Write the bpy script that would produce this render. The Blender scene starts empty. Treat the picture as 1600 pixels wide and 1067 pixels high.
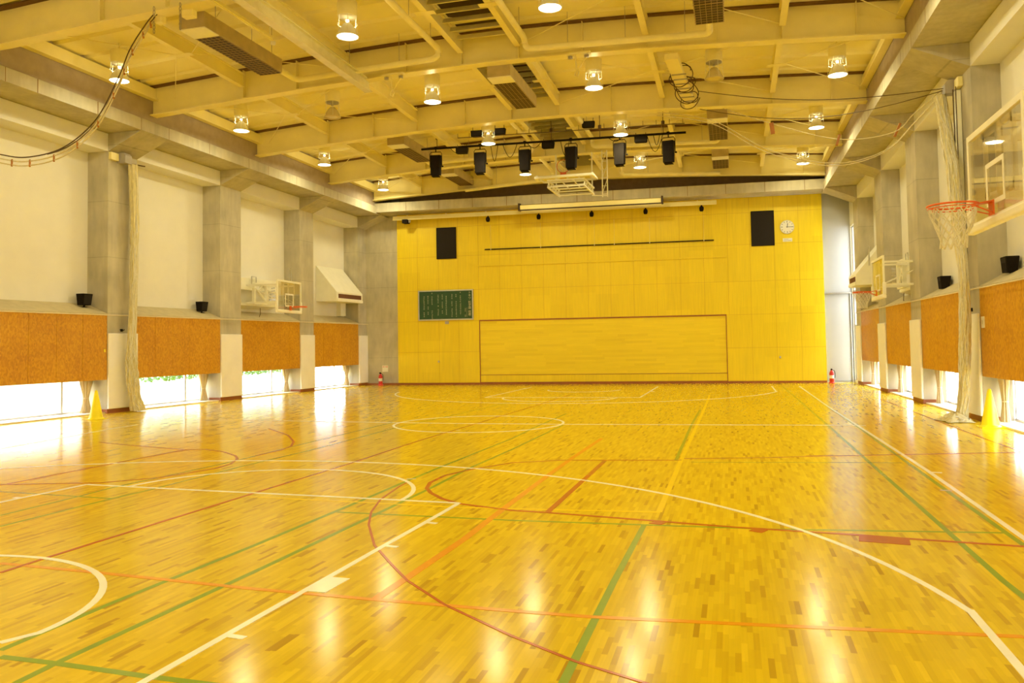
import bpy, bmesh, math, random
from mathutils import Vector, Matrix
random.seed(7)
C = bpy.context.scene.collection
S = bpy.context.scene
PI = math.pi
# ---------------------------------------------------------------- camera, world, exposure
YAW, PITCH, ROLL = -0.2652, 0.0406, -0.0161
CAM = Vector((5.2766, -2.5059, 1.6713))
fw = Vector((math.sin(YAW)*math.cos(PITCH), math.cos(YAW)*math.cos(PITCH), math.sin(PITCH)))
rt = Vector((math.cos(YAW), -math.sin(YAW), 0)); up = rt.cross(fw)
r2 = rt*math.cos(ROLL) + up*math.sin(ROLL); u2 = up*math.cos(ROLL) - rt*math.sin(ROLL)
cd = bpy.data.cameras.new('camera'); cam = bpy.data.objects.new('camera', cd); C.objects.link(cam)
cam.matrix_world = Matrix(((r2.x, u2.x, -fw.x, CAM.x), (r2.y, u2.y, -fw.y, CAM.y), (r2.z, u2.z, -fw.z, CAM.z), (0, 0, 0, 1)))
cd.sensor_width = 36; cd.lens = 36*1260.5/1600; cd.shift_x = -0.98/1600; cd.shift_y = -47.77/1600
cd.clip_start = 0.05; cd.clip_end = 300
S.camera = cam
S.view_settings.view_transform = 'Standard'; S.view_settings.look = 'None'
S.view_settings.gamma = 1; S.view_settings.use_curve_mapping = False
S.view_settings.exposure = EXPOSURE = 0.05
w = bpy.data.worlds.new('sky'); S.world = w; w.use_nodes = True
bg = w.node_tree.nodes['Background']; bg.inputs[0].default_value = (0.86, 0.93, 1.0, 1); bg.inputs[1].default_value = SKY = 25.0
LAMP_COL = (1.0, 0.91, 0.50); LAMP_POWER = 60
try:
    S.cycles.use_denoising = True; S.cycles.max_bounces = 8; S.cycles.diffuse_bounces = 5
    S.cycles.sample_clamp_indirect = 8; S.cycles.caustics_reflective = False; S.cycles.caustics_refractive = False
except Exception: pass

# ---------------------------------------------------------------- materials
def nt(name):
    m = bpy.data.materials.new(name); m.use_nodes = True
    return m, m.node_tree, m.node_tree.nodes['Principled BSDF']
def mat(name, col, rough=0.6, metal=0, noise=0, nscale=6, bump=0, bscale=60, spec=0.5, coat=0, stretch=(1, 1, 1)):
    m, t, b = nt(name)
    b.inputs['Base Color'].default_value = (*col, 1); b.inputs['Roughness'].default_value = rough
    b.inputs['Metallic'].default_value = metal; b.inputs['Specular IOR Level'].default_value = spec
    b.inputs['Coat Weight'].default_value = coat
    g = t.nodes.new('ShaderNodeNewGeometry')
    if noise:
        mp = t.nodes.new('ShaderNodeMapping'); mp.inputs['Scale'].default_value = stretch
        n = t.nodes.new('ShaderNodeTexNoise'); n.inputs['Scale'].default_value = nscale; n.inputs['Detail'].default_value = 5
        t.links.new(g.outputs['Position'], mp.inputs[0]); t.links.new(mp.outputs[0], n.inputs['Vector'])
        r = t.nodes.new('ShaderNodeMapRange'); r.inputs[1].default_value = .3; r.inputs[2].default_value = .7
        r.inputs[3].default_value = 1-noise; r.inputs[4].default_value = 1+noise
        mx = t.nodes.new('ShaderNodeVectorMath'); mx.operation = 'SCALE'; mx.inputs[0].default_value = col
        t.links.new(n.outputs['Fac'], r.inputs[0]); t.links.new(r.outputs[0], mx.inputs['Scale']); t.links.new(mx.outputs[0], b.inputs['Base Color'])
    if bump:
        n2 = t.nodes.new('ShaderNodeTexNoise'); n2.inputs['Scale'].default_value = bscale; n2.inputs['Detail'].default_value = 4
        bp = t.nodes.new('ShaderNodeBump'); bp.inputs['Strength'].default_value = bump; bp.inputs['Distance'].default_value = .01
        t.links.new(g.outputs['Position'], n2.inputs['Vector']); t.links.new(n2.outputs['Fac'], bp.inputs['Height']); t.links.new(bp.outputs[0], b.inputs['Normal'])
    return m
def emis(name, col, k):
    m, t, b = nt(name); b.inputs['Base Color'].default_value = (*col, 1)
    b.inputs['Emission Color'].default_value = (*col, 1); b.inputs['Emission Strength'].default_value = k
    return m
def math_node(t, op, a, b=None):
    n = t.nodes.new('ShaderNodeMath'); n.operation = op
    for i, v in enumerate((a, b)):
        if v is None: continue
        if isinstance(v, (int, float)): n.inputs[i].default_value = v
        else: t.links.new(v, n.inputs[i])
    return n.outputs[0]
def boards(name, ramp, across, along, wid, ln, rough, coat=0, grain=.06, joint=.06, rot=0, spec=.5, bumpk=0, groove=0.82):
    """strips `wid` wide and `ln` long, each with a tone of its own; across / along are position axes"""
    m, t, b = nt(name); L = t.links
    g = t.nodes.new('ShaderNodeNewGeometry'); s = t.nodes.new('ShaderNodeSeparateXYZ'); L.new(g.outputs['Position'], s.inputs[0])
    u = math_node(t, 'DIVIDE', s.outputs[across], wid); row = math_node(t, 'FLOOR', u)
    w1 = t.nodes.new('ShaderNodeTexWhiteNoise'); w1.noise_dimensions = '1D'; L.new(row, w1.inputs['W'])
    v = math_node(t, 'ADD', math_node(t, 'DIVIDE', s.outputs[along], ln), math_node(t, 'MULTIPLY', w1.outputs['Value'], 7.3))
    cell = math_node(t, 'FLOOR', v)
    cb = t.nodes.new('ShaderNodeCombineXYZ'); L.new(row, cb.inputs[0]); L.new(cell, cb.inputs[1])
    w2 = t.nodes.new('ShaderNodeTexWhiteNoise'); w2.noise_dimensions = '2D'; L.new(cb.outputs[0], w2.inputs['Vector'])
    cr = t.nodes.new('ShaderNodeValToRGB'); el = cr.color_ramp.elements
    while len(el) < len(ramp): el.new(0.5)
    for e, (p, c) in zip(el, ramp): e.position = p; e.color = (*c, 1)
    L.new(w2.outputs['Value'], cr.inputs[0])
    mp = t.nodes.new('ShaderNodeMapping'); sc = [14, 14, 14]; sc[along] = 1.2; sc[across] = 60; mp.inputs['Scale'].default_value = sc
    n = t.nodes.new('ShaderNodeTexNoise'); n.inputs['Scale'].default_value = 1; n.inputs['Detail'].default_value = 3
    L.new(g.outputs['Position'], mp.inputs[0]); L.new(mp.outputs[0], n.inputs['Vector'])
    fr = math_node(t, 'ADD', math_node(t, 'MULTIPLY', math_node(t, 'SUBTRACT', n.outputs['Fac'], .5), grain*4), 1)
    fu = math_node(t, 'FRACT', u); e1 = math_node(t, 'LESS_THAN', fu, joint)
    fr2 = math_node(t, 'MULTIPLY', fr, math_node(t, 'SUBTRACT', 1, math_node(t, 'MULTIPLY', e1, 1-groove)))
    vm = t.nodes.new('ShaderNodeVectorMath'); vm.operation = 'SCALE'; L.new(cr.outputs[0], vm.inputs[0]); L.new(fr2, vm.inputs['Scale'])
    L.new(vm.outputs[0], b.inputs['Base Color'])
    b.inputs['Roughness'].default_value = rough; b.inputs['Coat Weight'].default_value = coat; b.inputs['Coat Roughness'].default_value = .1
    b.inputs['Specular IOR Level'].default_value = spec
    if bumpk:
        # boards lie very slightly uneven, so reflections break up into short streaks
        w3 = t.nodes.new('ShaderNodeTexNoise'); w3.inputs['Scale'].default_value = 1; w3.inputs['Detail'].default_value = 2
        m3 = t.nodes.new('ShaderNodeMapping'); sc3 = [4, 4, 4]; sc3[across] = 22; sc3[along] = 3; m3.inputs['Scale'].default_value = sc3
        L.new(g.outputs['Position'], m3.inputs[0]); L.new(m3.outputs[0], w3.inputs['Vector'])
        hh = w3.outputs['Fac']
        bp = t.nodes.new('ShaderNodeBump'); bp.inputs['Strength'].default_value = bumpk; bp.inputs['Distance'].default_value = .002
        L.new(hh, bp.inputs['Height']); L.new(bp.outputs[0], b.inputs['Normal'])
    return m
M = {}
M['floor'] = boards('maple strip floor', [(0, (.46, .27, .005)), (.05, (.58, .38, .007)), (.2, (.67, .46, .009)), (.75, (.73, .515, .010)), (1, (.79, .565, .014))], 0, 1,   .033, .26, .155, coat=0, grain=.05, joint=.03, bumpk=.04, groove=.95, spec=.2)
M['ply'] = boards('maple plywood', [(0, (.80, .605, .006)), (.5, (.83, .63, .007)), (1, (.86, .66, .009))], 0, 2,   .925, 1.315, .45, grain=.09, joint=0, groove=1)
M['stagewood'] = boards('stage front boards', [(0, (.80, .605, .010)), (.3, (.84, .645, .012)), (1, (.88, .68, .016))], 2, 0, .09, 1.2, .42, grain=.05, joint=.03, groove=.93)
M['darkwood'] = mat('reddish brown wood', (.30, .09, .02), .5, noise=.12, nscale=5)
M['groove'] = mat('dark joint', (.20, .09, .015), .8, noise=.1)
M['white'] = mat('white plaster', (.84, .82, .78), .7, noise=.02, nscale=2, bump=.15, bscale=40)
M['pad'] = mat('white vinyl padding', (.93, .91, .93), .42, noise=.03, nscale=2)
M['cream'] = mat('cream steel paint', (.92, .82, .40), .45, noise=.05, nscale=1.6)
M['deck'] = mat('cream roof deck paint', (.93, .84, .44), .55, noise=.03, nscale=1.2)
M['creamduct'] = mat('cream pipe lagging', (.92, .84, .48), .55, noise=.05, nscale=3)
M['backshade'] = mat('brown painted shade behind the girder', (.36, .25, .15), .8, noise=.1)  # shade of the gap above the end beam is put into this brown
M['greysteel'] = mat('grey steel', (.42, .38, .34), .5, noise=.08, nscale=3)
M['black'] = mat('matt black', (.012, .008, .006), .8, noise=.2, nscale=9, spec=.15)
M['blackcloth'] = mat('black speaker cloth', (.012, .008, .006), .9, noise=.2, nscale=60)
M['orange'] = mat('orange rim paint', (.75, .13, .02), .35, noise=.05, nscale=8)
M['whitepaint'] = mat('white steel paint', (.93, .91, .82), .4, noise=.03, nscale=4)
M['net'] = mat('white net cord', (.78, .74, .62), .8, noise=.08, nscale=20)
M['netcream'] = mat('cream net bundle', (.68, .60, .34), .85, noise=.18, nscale=9, bump=.6, bscale=30, stretch=(3, 3, .6))
M['curtain'] = mat('beige curtain cloth', (.66, .54, .34), .9, noise=.1, nscale=6, stretch=(4, 4, .5))
M['yellowplastic'] = mat('yellow plastic', (.95, .82, .0), .35, noise=.03, nscale=5)
M['red'] = mat('red paint', (.62, .03, .03), .3, noise=.05, nscale=9)
M['alu'] = mat('aluminium', (.62, .62, .62), .35, metal=.8, noise=.05, nscale=6)
M['green'] = mat('green board', (.018, .075, .035), .5, noise=.1, nscale=5)
M['ochretext'] = mat('pale lettering', (.62, .58, .38), .6, noise=.05)
M['paper'] = mat('white card', (.85, .83, .76), .6, noise=.02)
M['redtext'] = mat('red lettering', (.7, .04, .03), .6, noise=.02)
M['rung'] = mat('orange brown wood', (.42, .16, .03), .5, noise=.15, nscale=12)
M['rope'] = mat('pale rope', (.66, .58, .38), .8, noise=.1, nscale=20)
M['darkrope'] = mat('dark cord', (.10, .06, .03), .8, noise=.1, nscale=20)
M['ledge'] = mat('dusty beige ledge board', (.56, .48, .30), .7, noise=.08, nscale=5)
M['sill'] = mat('pale sill', (.78, .68, .50), .5, noise=.05, nscale=4)
M['grille'] = mat('dark grille', (.045, .022, .01), .6, noise=.15, nscale=12)
M['dim'] = mat('unlit lamp glass', (.70, .60, .35), .2, noise=.03)
M['heatermetal'] = mat('dull heater casing', (.50, .40, .22), .4, noise=.12, nscale=4)
M['galv'] = mat('glossy cream rail paint', (.85, .80, .55), .25, metal=.3, noise=.08, nscale=5)
M['slot'] = mat('brown slot shade', (.16, .06, .03), .8, noise=.1)
M['upstand'] = mat('pinkish grey upstand tone', (.40, .32, .25), .75, noise=.08, nscale=5)  # darker and pinker than the beam body
M['gapshade'] = mat('dark brown gap shade strip', (.16, .08, .02), .8, noise=.1)  # brown stands in for the shadow gap between girder and deck
M['greyedwhite'] = mat('white door wall greyed against slit light', (.42, .415, .40), .6, noise=.02, nscale=2)  # white wall darkened in its colour to offset light from the slit window
M['gridwire'] = mat('grille wire', (.40, .28, .13), .5, noise=.05)
M['leaf'] = mat('leaf', (.035, .11, .012), .6, noise=.3, nscale=8)
M['pave'] = mat('pale paving', (.62, .60, .56), .8, noise=.1, nscale=1.5)
M['fence'] = mat('pale boundary wall', (.66, .66, .66), .8, noise=.06, nscale=2)
for k, c in (('w', (.95, .93, .86)), ('r', (.48, .10, .003)), ('o', (.80, .33, .001)), ('y', (.90, .64, .0)), ('g', (.25, .36, .006)), ('t', (.55, .50, .42))):
    M['line_'+k] = mat('court paint '+{'w': 'white', 'r': 'red', 'o': 'orange', 'y': 'yellow', 'g': 'green', 't': 'grey'}[k], c, .2, noise=.04, nscale=5)
M['lampglow'] = emis('lit lamp glass', (1.0, .90, .62), 14)
M['lampbulb'] = emis('lit bulb', (1.0, .90, .62), 10)
# concrete with form joints
def concrete(name, col, tone):
    m, t, b = nt(name); L = t.links
    g = t.nodes.new('ShaderNodeNewGeometry')
    n = t.nodes.new('ShaderNodeTexNoise'); n.inputs['Scale'].default_value = 1.3; n.inputs['Detail'].default_value = 6
    n2 = t.nodes.new('ShaderNodeTexNoise'); n2.inputs['Scale'].default_value = 1; n2.inputs['Detail'].default_value = 3
    mp = t.nodes.new('ShaderNodeMapping'); mp.inputs['Scale'].default_value = (7, 7, 1.6)
    L.new(g.outputs['Position'], n.inputs['Vector']); L.new(g.outputs['Position'], mp.inputs[0]); L.new(mp.outputs[0], n2.inputs['Vector'])
    s = t.nodes.new('ShaderNodeSeparateXYZ'); L.new(g.outputs['Position'], s.inputs[0])
    zz = math_node(t, 'FRACT', math_node(t, 'DIVIDE', math_node(t, 'ADD', s.outputs[2], .35), 1.5))
    jl = math_node(t, 'LESS_THAN', zz, .012)
    f = math_node(t, 'ADD', math_node(t, 'MULTIPLY', math_node(t, 'SUBTRACT', n.outputs['Fac'], .5), tone), 1)
    f = math_node(t, 'ADD', f, math_node(t, 'MULTIPLY', math_node(t, 'SUBTRACT', n2.outputs['Fac'], .5), tone*.6))
    f = math_node(t, 'SUBTRACT', f, math_node(t, 'MULTIPLY', jl, .22))
    vm = t.nodes.new('ShaderNodeVectorMath'); vm.operation = 'SCALE'; vm.inputs[0].default_value = col; L.new(f, vm.inputs['Scale'])
    L.new(vm.outputs[0], b.inputs['Base Color']); b.inputs['Roughness'].default_value = .75
    bp = t.nodes.new('ShaderNodeBump'); bp.inputs['Strength'].default_value = .2; bp.inputs['Distance'].default_value = .01
    L.new(n.outputs['Fac'], bp.inputs['Height']); L.new(bp.outputs[0], b.inputs['Normal'])
    return m
M['concrete'] = concrete('form cast concrete', (.50, .455, .35), .7)
# oriented strand board
def osb():
    m, t, b = nt('strand board'); L = t.links
    g = t.nodes.new('ShaderNodeNewGeometry'); mp = t.nodes.new('ShaderNodeMapping'); mp.inputs['Scale'].default_value = (30, 30, 17)
    mp.inputs['Rotation'].default_value = (.5, .3, 0)
    v = t.nodes.new('ShaderNodeTexVoronoi'); v.inputs['Scale'].default_value = 1; v.inputs['Randomness'].default_value = 1
    L.new(g.outputs['Position'], mp.inputs[0]); L.new(mp.outputs[0], v.inputs['Vector'])
    n = t.nodes.new('ShaderNodeTexNoise'); n.inputs['Scale'].default_value = 1.1; n.inputs['Detail'].default_value = 4; L.new(g.outputs['Position'], n.inputs['Vector'])
    s = t.nodes.new('ShaderNodeSeparateColor'); L.new(v.outputs['Color'], s.inputs[0])
    f = math_node(t, 'ADD', math_node(t, 'MULTIPLY', s.outputs[0], .55), math_node(t, 'MULTIPLY', n.outputs['Fac'], .6))
    cr = t.nodes.new('ShaderNodeValToRGB'); el = cr.color_ramp.elements; el.new(.5)
    for e, (p, c) in zip(el, [(.1, (.42, .17, .004)), (.55, (.58, .27, .006)), (1, (.70, .37, .014))]): e.position = p; e.color = (*c, 1)
    L.new(f, cr.inputs[0]); L.new(cr.outputs[0], b.inputs['Base Color']); b.inputs['Roughness'].default_value = .5
    return m
M['osb'] = osb()
def glass(name, tint, alpha):
    m = bpy.data.materials.new(name); m.use_nodes = True; t = m.node_tree; t.nodes.clear()
    o = t.nodes.new('ShaderNodeOutputMaterial'); mx = t.nodes.new('ShaderNodeMixShader'); a = t.nodes.new('ShaderNodeBsdfTransparent'); a.inputs[0].default_value = (*tint, 1)
    gl = t.nodes.new('ShaderNodeBsdfGlossy'); gl.inputs['Roughness'].default_value = .02; gl.inputs[0].default_value = (1, 1, 1, 1)
    fr = t.nodes.new('ShaderNodeLayerWeight'); fr.inputs[0].default_value = .5
    t.links.new(math_node(t, 'ADD', math_node(t, 'MULTIPLY', math_node(t, 'POWER', fr.outputs['Facing'], 4), .6), alpha+.05), mx.inputs[0]); t.links.new(a.outputs[0], mx.inputs[1]); t.links.new(gl.outputs[0], mx.inputs[2]); t.links.new(mx.outputs[0], o.inputs[0])
    return m
M['glass'] = glass('window glass', (.97, .98, .98), 0.0)
M['boardglass'] = glass('clear backboard', (.93, .91, .84), .02)

# ---------------------------------------------------------------- mesh helpers
class MB:
    def __init__(s): s.v = []; s.f = []; s.smooth = []
    def add(s, vs, fs, smooth=False):
        o = len(s.v); s.v += [tuple(v) for v in vs]; s.f += [tuple(i+o for i in f) for f in fs]; s.smooth += [smooth]*len(fs); return s
    def box(s, a, b):
        x0, y0, z0 = a; x1, y1, z1 = b
        return s.hexa([(x0, y0, z0), (x1, y0, z0), (x1, y1, z0), (x0, y1, z0), (x0, y0, z1), (x1, y0, z1), (x1, y1, z1), (x0, y1, z1)])
    def hexa(s, p):
        return s.add(p, [(0, 3, 2, 1), (4, 5, 6, 7), (0, 1, 5, 4), (1, 2, 6, 5), (2, 3, 7, 6), (3, 0, 4, 7)])
    def bar(s, a, b, w, h=None, upv=(0, 0, 1)):
        h = h or w; a = Vector(a); b = Vector(b); d = (b-a).normalized(); u = Vector(upv)
        if abs(d.dot(u)) > .98: u = Vector((0, 1, 0))
        x = d.cross(u).normalized()*w/2; y = x.cross(d).normalized()*h/2
        return s.hexa([a-x-y, a+x-y, b+x-y, b-x-y, a-x+y, a+x+y, b+x+y, b-x+y])
    def tube(s, pts, r, n=8, closed=False, caps=True):
        pts = [Vector(p) for p in pts]; k = len(pts); rs = r if isinstance(r, (list, tuple)) else [r]*k
        vs = []; prev = None
        for i in range(k):
            if closed: d = pts[(i+1) % k]-pts[i-1]
            else: d = pts[min(i+1, k-1)]-pts[max(i-1, 0)]
            if d.length < 1e-9: d = Vector((0, 0, 1))
            d.normalize()
            if prev is None:
                x = d.orthogonal().normalized()
            else:
                x = prev-d*prev.dot(d)
                x = x.normalized() if x.length > 1e-6 else d.orthogonal().normalized()
            prev = x; y = d.cross(x)
            for j in range(n):
                a = 2*PI*j/n; vs.append(pts[i]+(x*math.cos(a)+y*math.sin(a))*rs[i])
        fs = []
        m = k if closed else k-1
        for i in range(m):
            for j in range(n):
                a = i*n+j; b = i*n+(j+1) % n; c = ((i+1) % k)*n+(j+1) % n; d = ((i+1) % k)*n+j
                fs.append((a, b, c, d))
        s.add(vs, fs, True)
        if caps and not closed:
            s.add(vs[:n], [tuple(range(n-1, -1, -1))]); s.add(vs[-n:], [tuple(range(n))])
        return s
    def lathe(s, prof, c=(0, 0, 0), n=20, smooth=True):
        vs = []; k = len(prof)
        for r, z in prof:
            for j in range(n):
                a = 2*PI*j/n; vs.append((c[0]+r*math.cos(a), c[1]+r*math.sin(a), c[2]+z))
        fs = [(i*n+j, i*n+(j+1) % n, (i+1)*n+(j+1) % n, (i+1)*n+j) for i in range(k-1) for j in range(n)]
        return s.add(vs, fs, smooth)
    def prism(s, poly, f0, f1):
        """poly (u,v) mapped by f0 and f1 to the two end faces"""
        n = len(poly); a = [f0(*p) for p in poly]; b = [f1(*p) for p in poly]
        return s.add(a+b, [tuple(range(n-1, -1, -1)), tuple(range(n, 2*n))]+[(i, (i+1) % n, n+(i+1) % n, n+i) for i in range(n)])
    def grid(s, rows, smooth=True):
        k = len(rows[0]); vs = [p for r in rows for p in r]
        return s.add(vs, [(i*k+j, i*k+j+1, (i+1)*k+j+1, (i+1)*k+j) for i in range(len(rows)-1) for j in range(k-1)], smooth)
def obj(name, mb, m, parent=None, bevel=0, label=None, fix=True):
    me = bpy.data.meshes.new(name); me.from_pydata([tuple(v) for v in mb.v], [], mb.f)
    me.polygons.foreach_set('use_smooth', mb.smooth); me.update()
    if fix:
        b = bmesh.new(); b.from_mesh(me); bmesh.ops.recalc_face_normals(b, faces=b.faces); b.to_mesh(me); b.free()
    mm = M[m] if isinstance(m, str) else m
    me.materials.append(mm)
    o = bpy.data.objects.new(name, me); C.objects.link(o)
    if parent: o.parent = parent
    if bevel:
        bv = o.modifiers.new('bevel', 'BEVEL'); bv.width = bevel; bv.segments = 2; bv.limit_method = 'ANGLE'
    if label: o['label'] = label
    return o
def tag(o, label, cat, group=None):
    o['label'] = label; o['category'] = cat
    if group: o['group'] = group
    return o
def thing(name, label, cat, loc=(0, 0, 0), rz=0, group=None):
    o = bpy.data.objects.new(name, None); C.objects.link(o); o.location = loc; o.rotation_euler = (0, 0, rz); o.empty_display_size = .2
    return tag(o, label, cat, group)
def struct(name, mb, m, parent=None, bevel=0):
    o = obj(name, mb, m, parent, bevel)
    if not parent: o['kind'] = 'structure'
    return o
def dup(root, loc, rz, label, group=None):
    r = root.copy(); C.objects.link(r); r.location = loc; r.rotation_euler = (0, 0, rz); r['label'] = label
    if group: r['group'] = group
    def rec(src, dst):
        for ch in list(src.children):
            c = ch.copy(); C.objects.link(c); c.parent = dst; rec(ch, c)
    rec(root, r)
    return r
# room frame: the side walls run almost along Y; u is the distance from the pillar fronts into the hall
def FL(y): return -10.72+.0593*(y-15.34)
def FR(y): return 9.95-.0165*(y-15.2)
def dr(z, y): return z*(1-.0032*(y-15.3)) if z > 5 else z
def side(sd, u, y, z): return (FL(y)+u, y, dr(z, y)) if sd == 'L' else (FR(y)-u, y, dr(z, y))
def run(mb, sd, poly, y0, y1): return mb.prism(poly, lambda u, z: side(sd, u, y0, z), lambda u, z: side(sd, u, y1, z))
def BY(x): return 29.74+.0532*x         # face of the wooden end wall
def back(mb, x0, x1, o0, o1, z0, z1):   # box on the end wall; o = distance in front of its face
    return mb.hexa([(x0, BY(x0)-o1, z0), (x1, BY(x1)-o1, z0), (x1, BY(x1)-o0, z0), (x0, BY(x0)-o0, z0), (x0, BY(x0)-o1, z1), (x1, BY(x1)-o1, z1), (x1, BY(x1)-o0, z1), (x0, BY(x0)-o0, z1)])
def gz(x, y): return dr(7.98, y)+.42*(1-min(1, abs(x)/9.6)**1.6)   # underside of the roof girders
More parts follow.
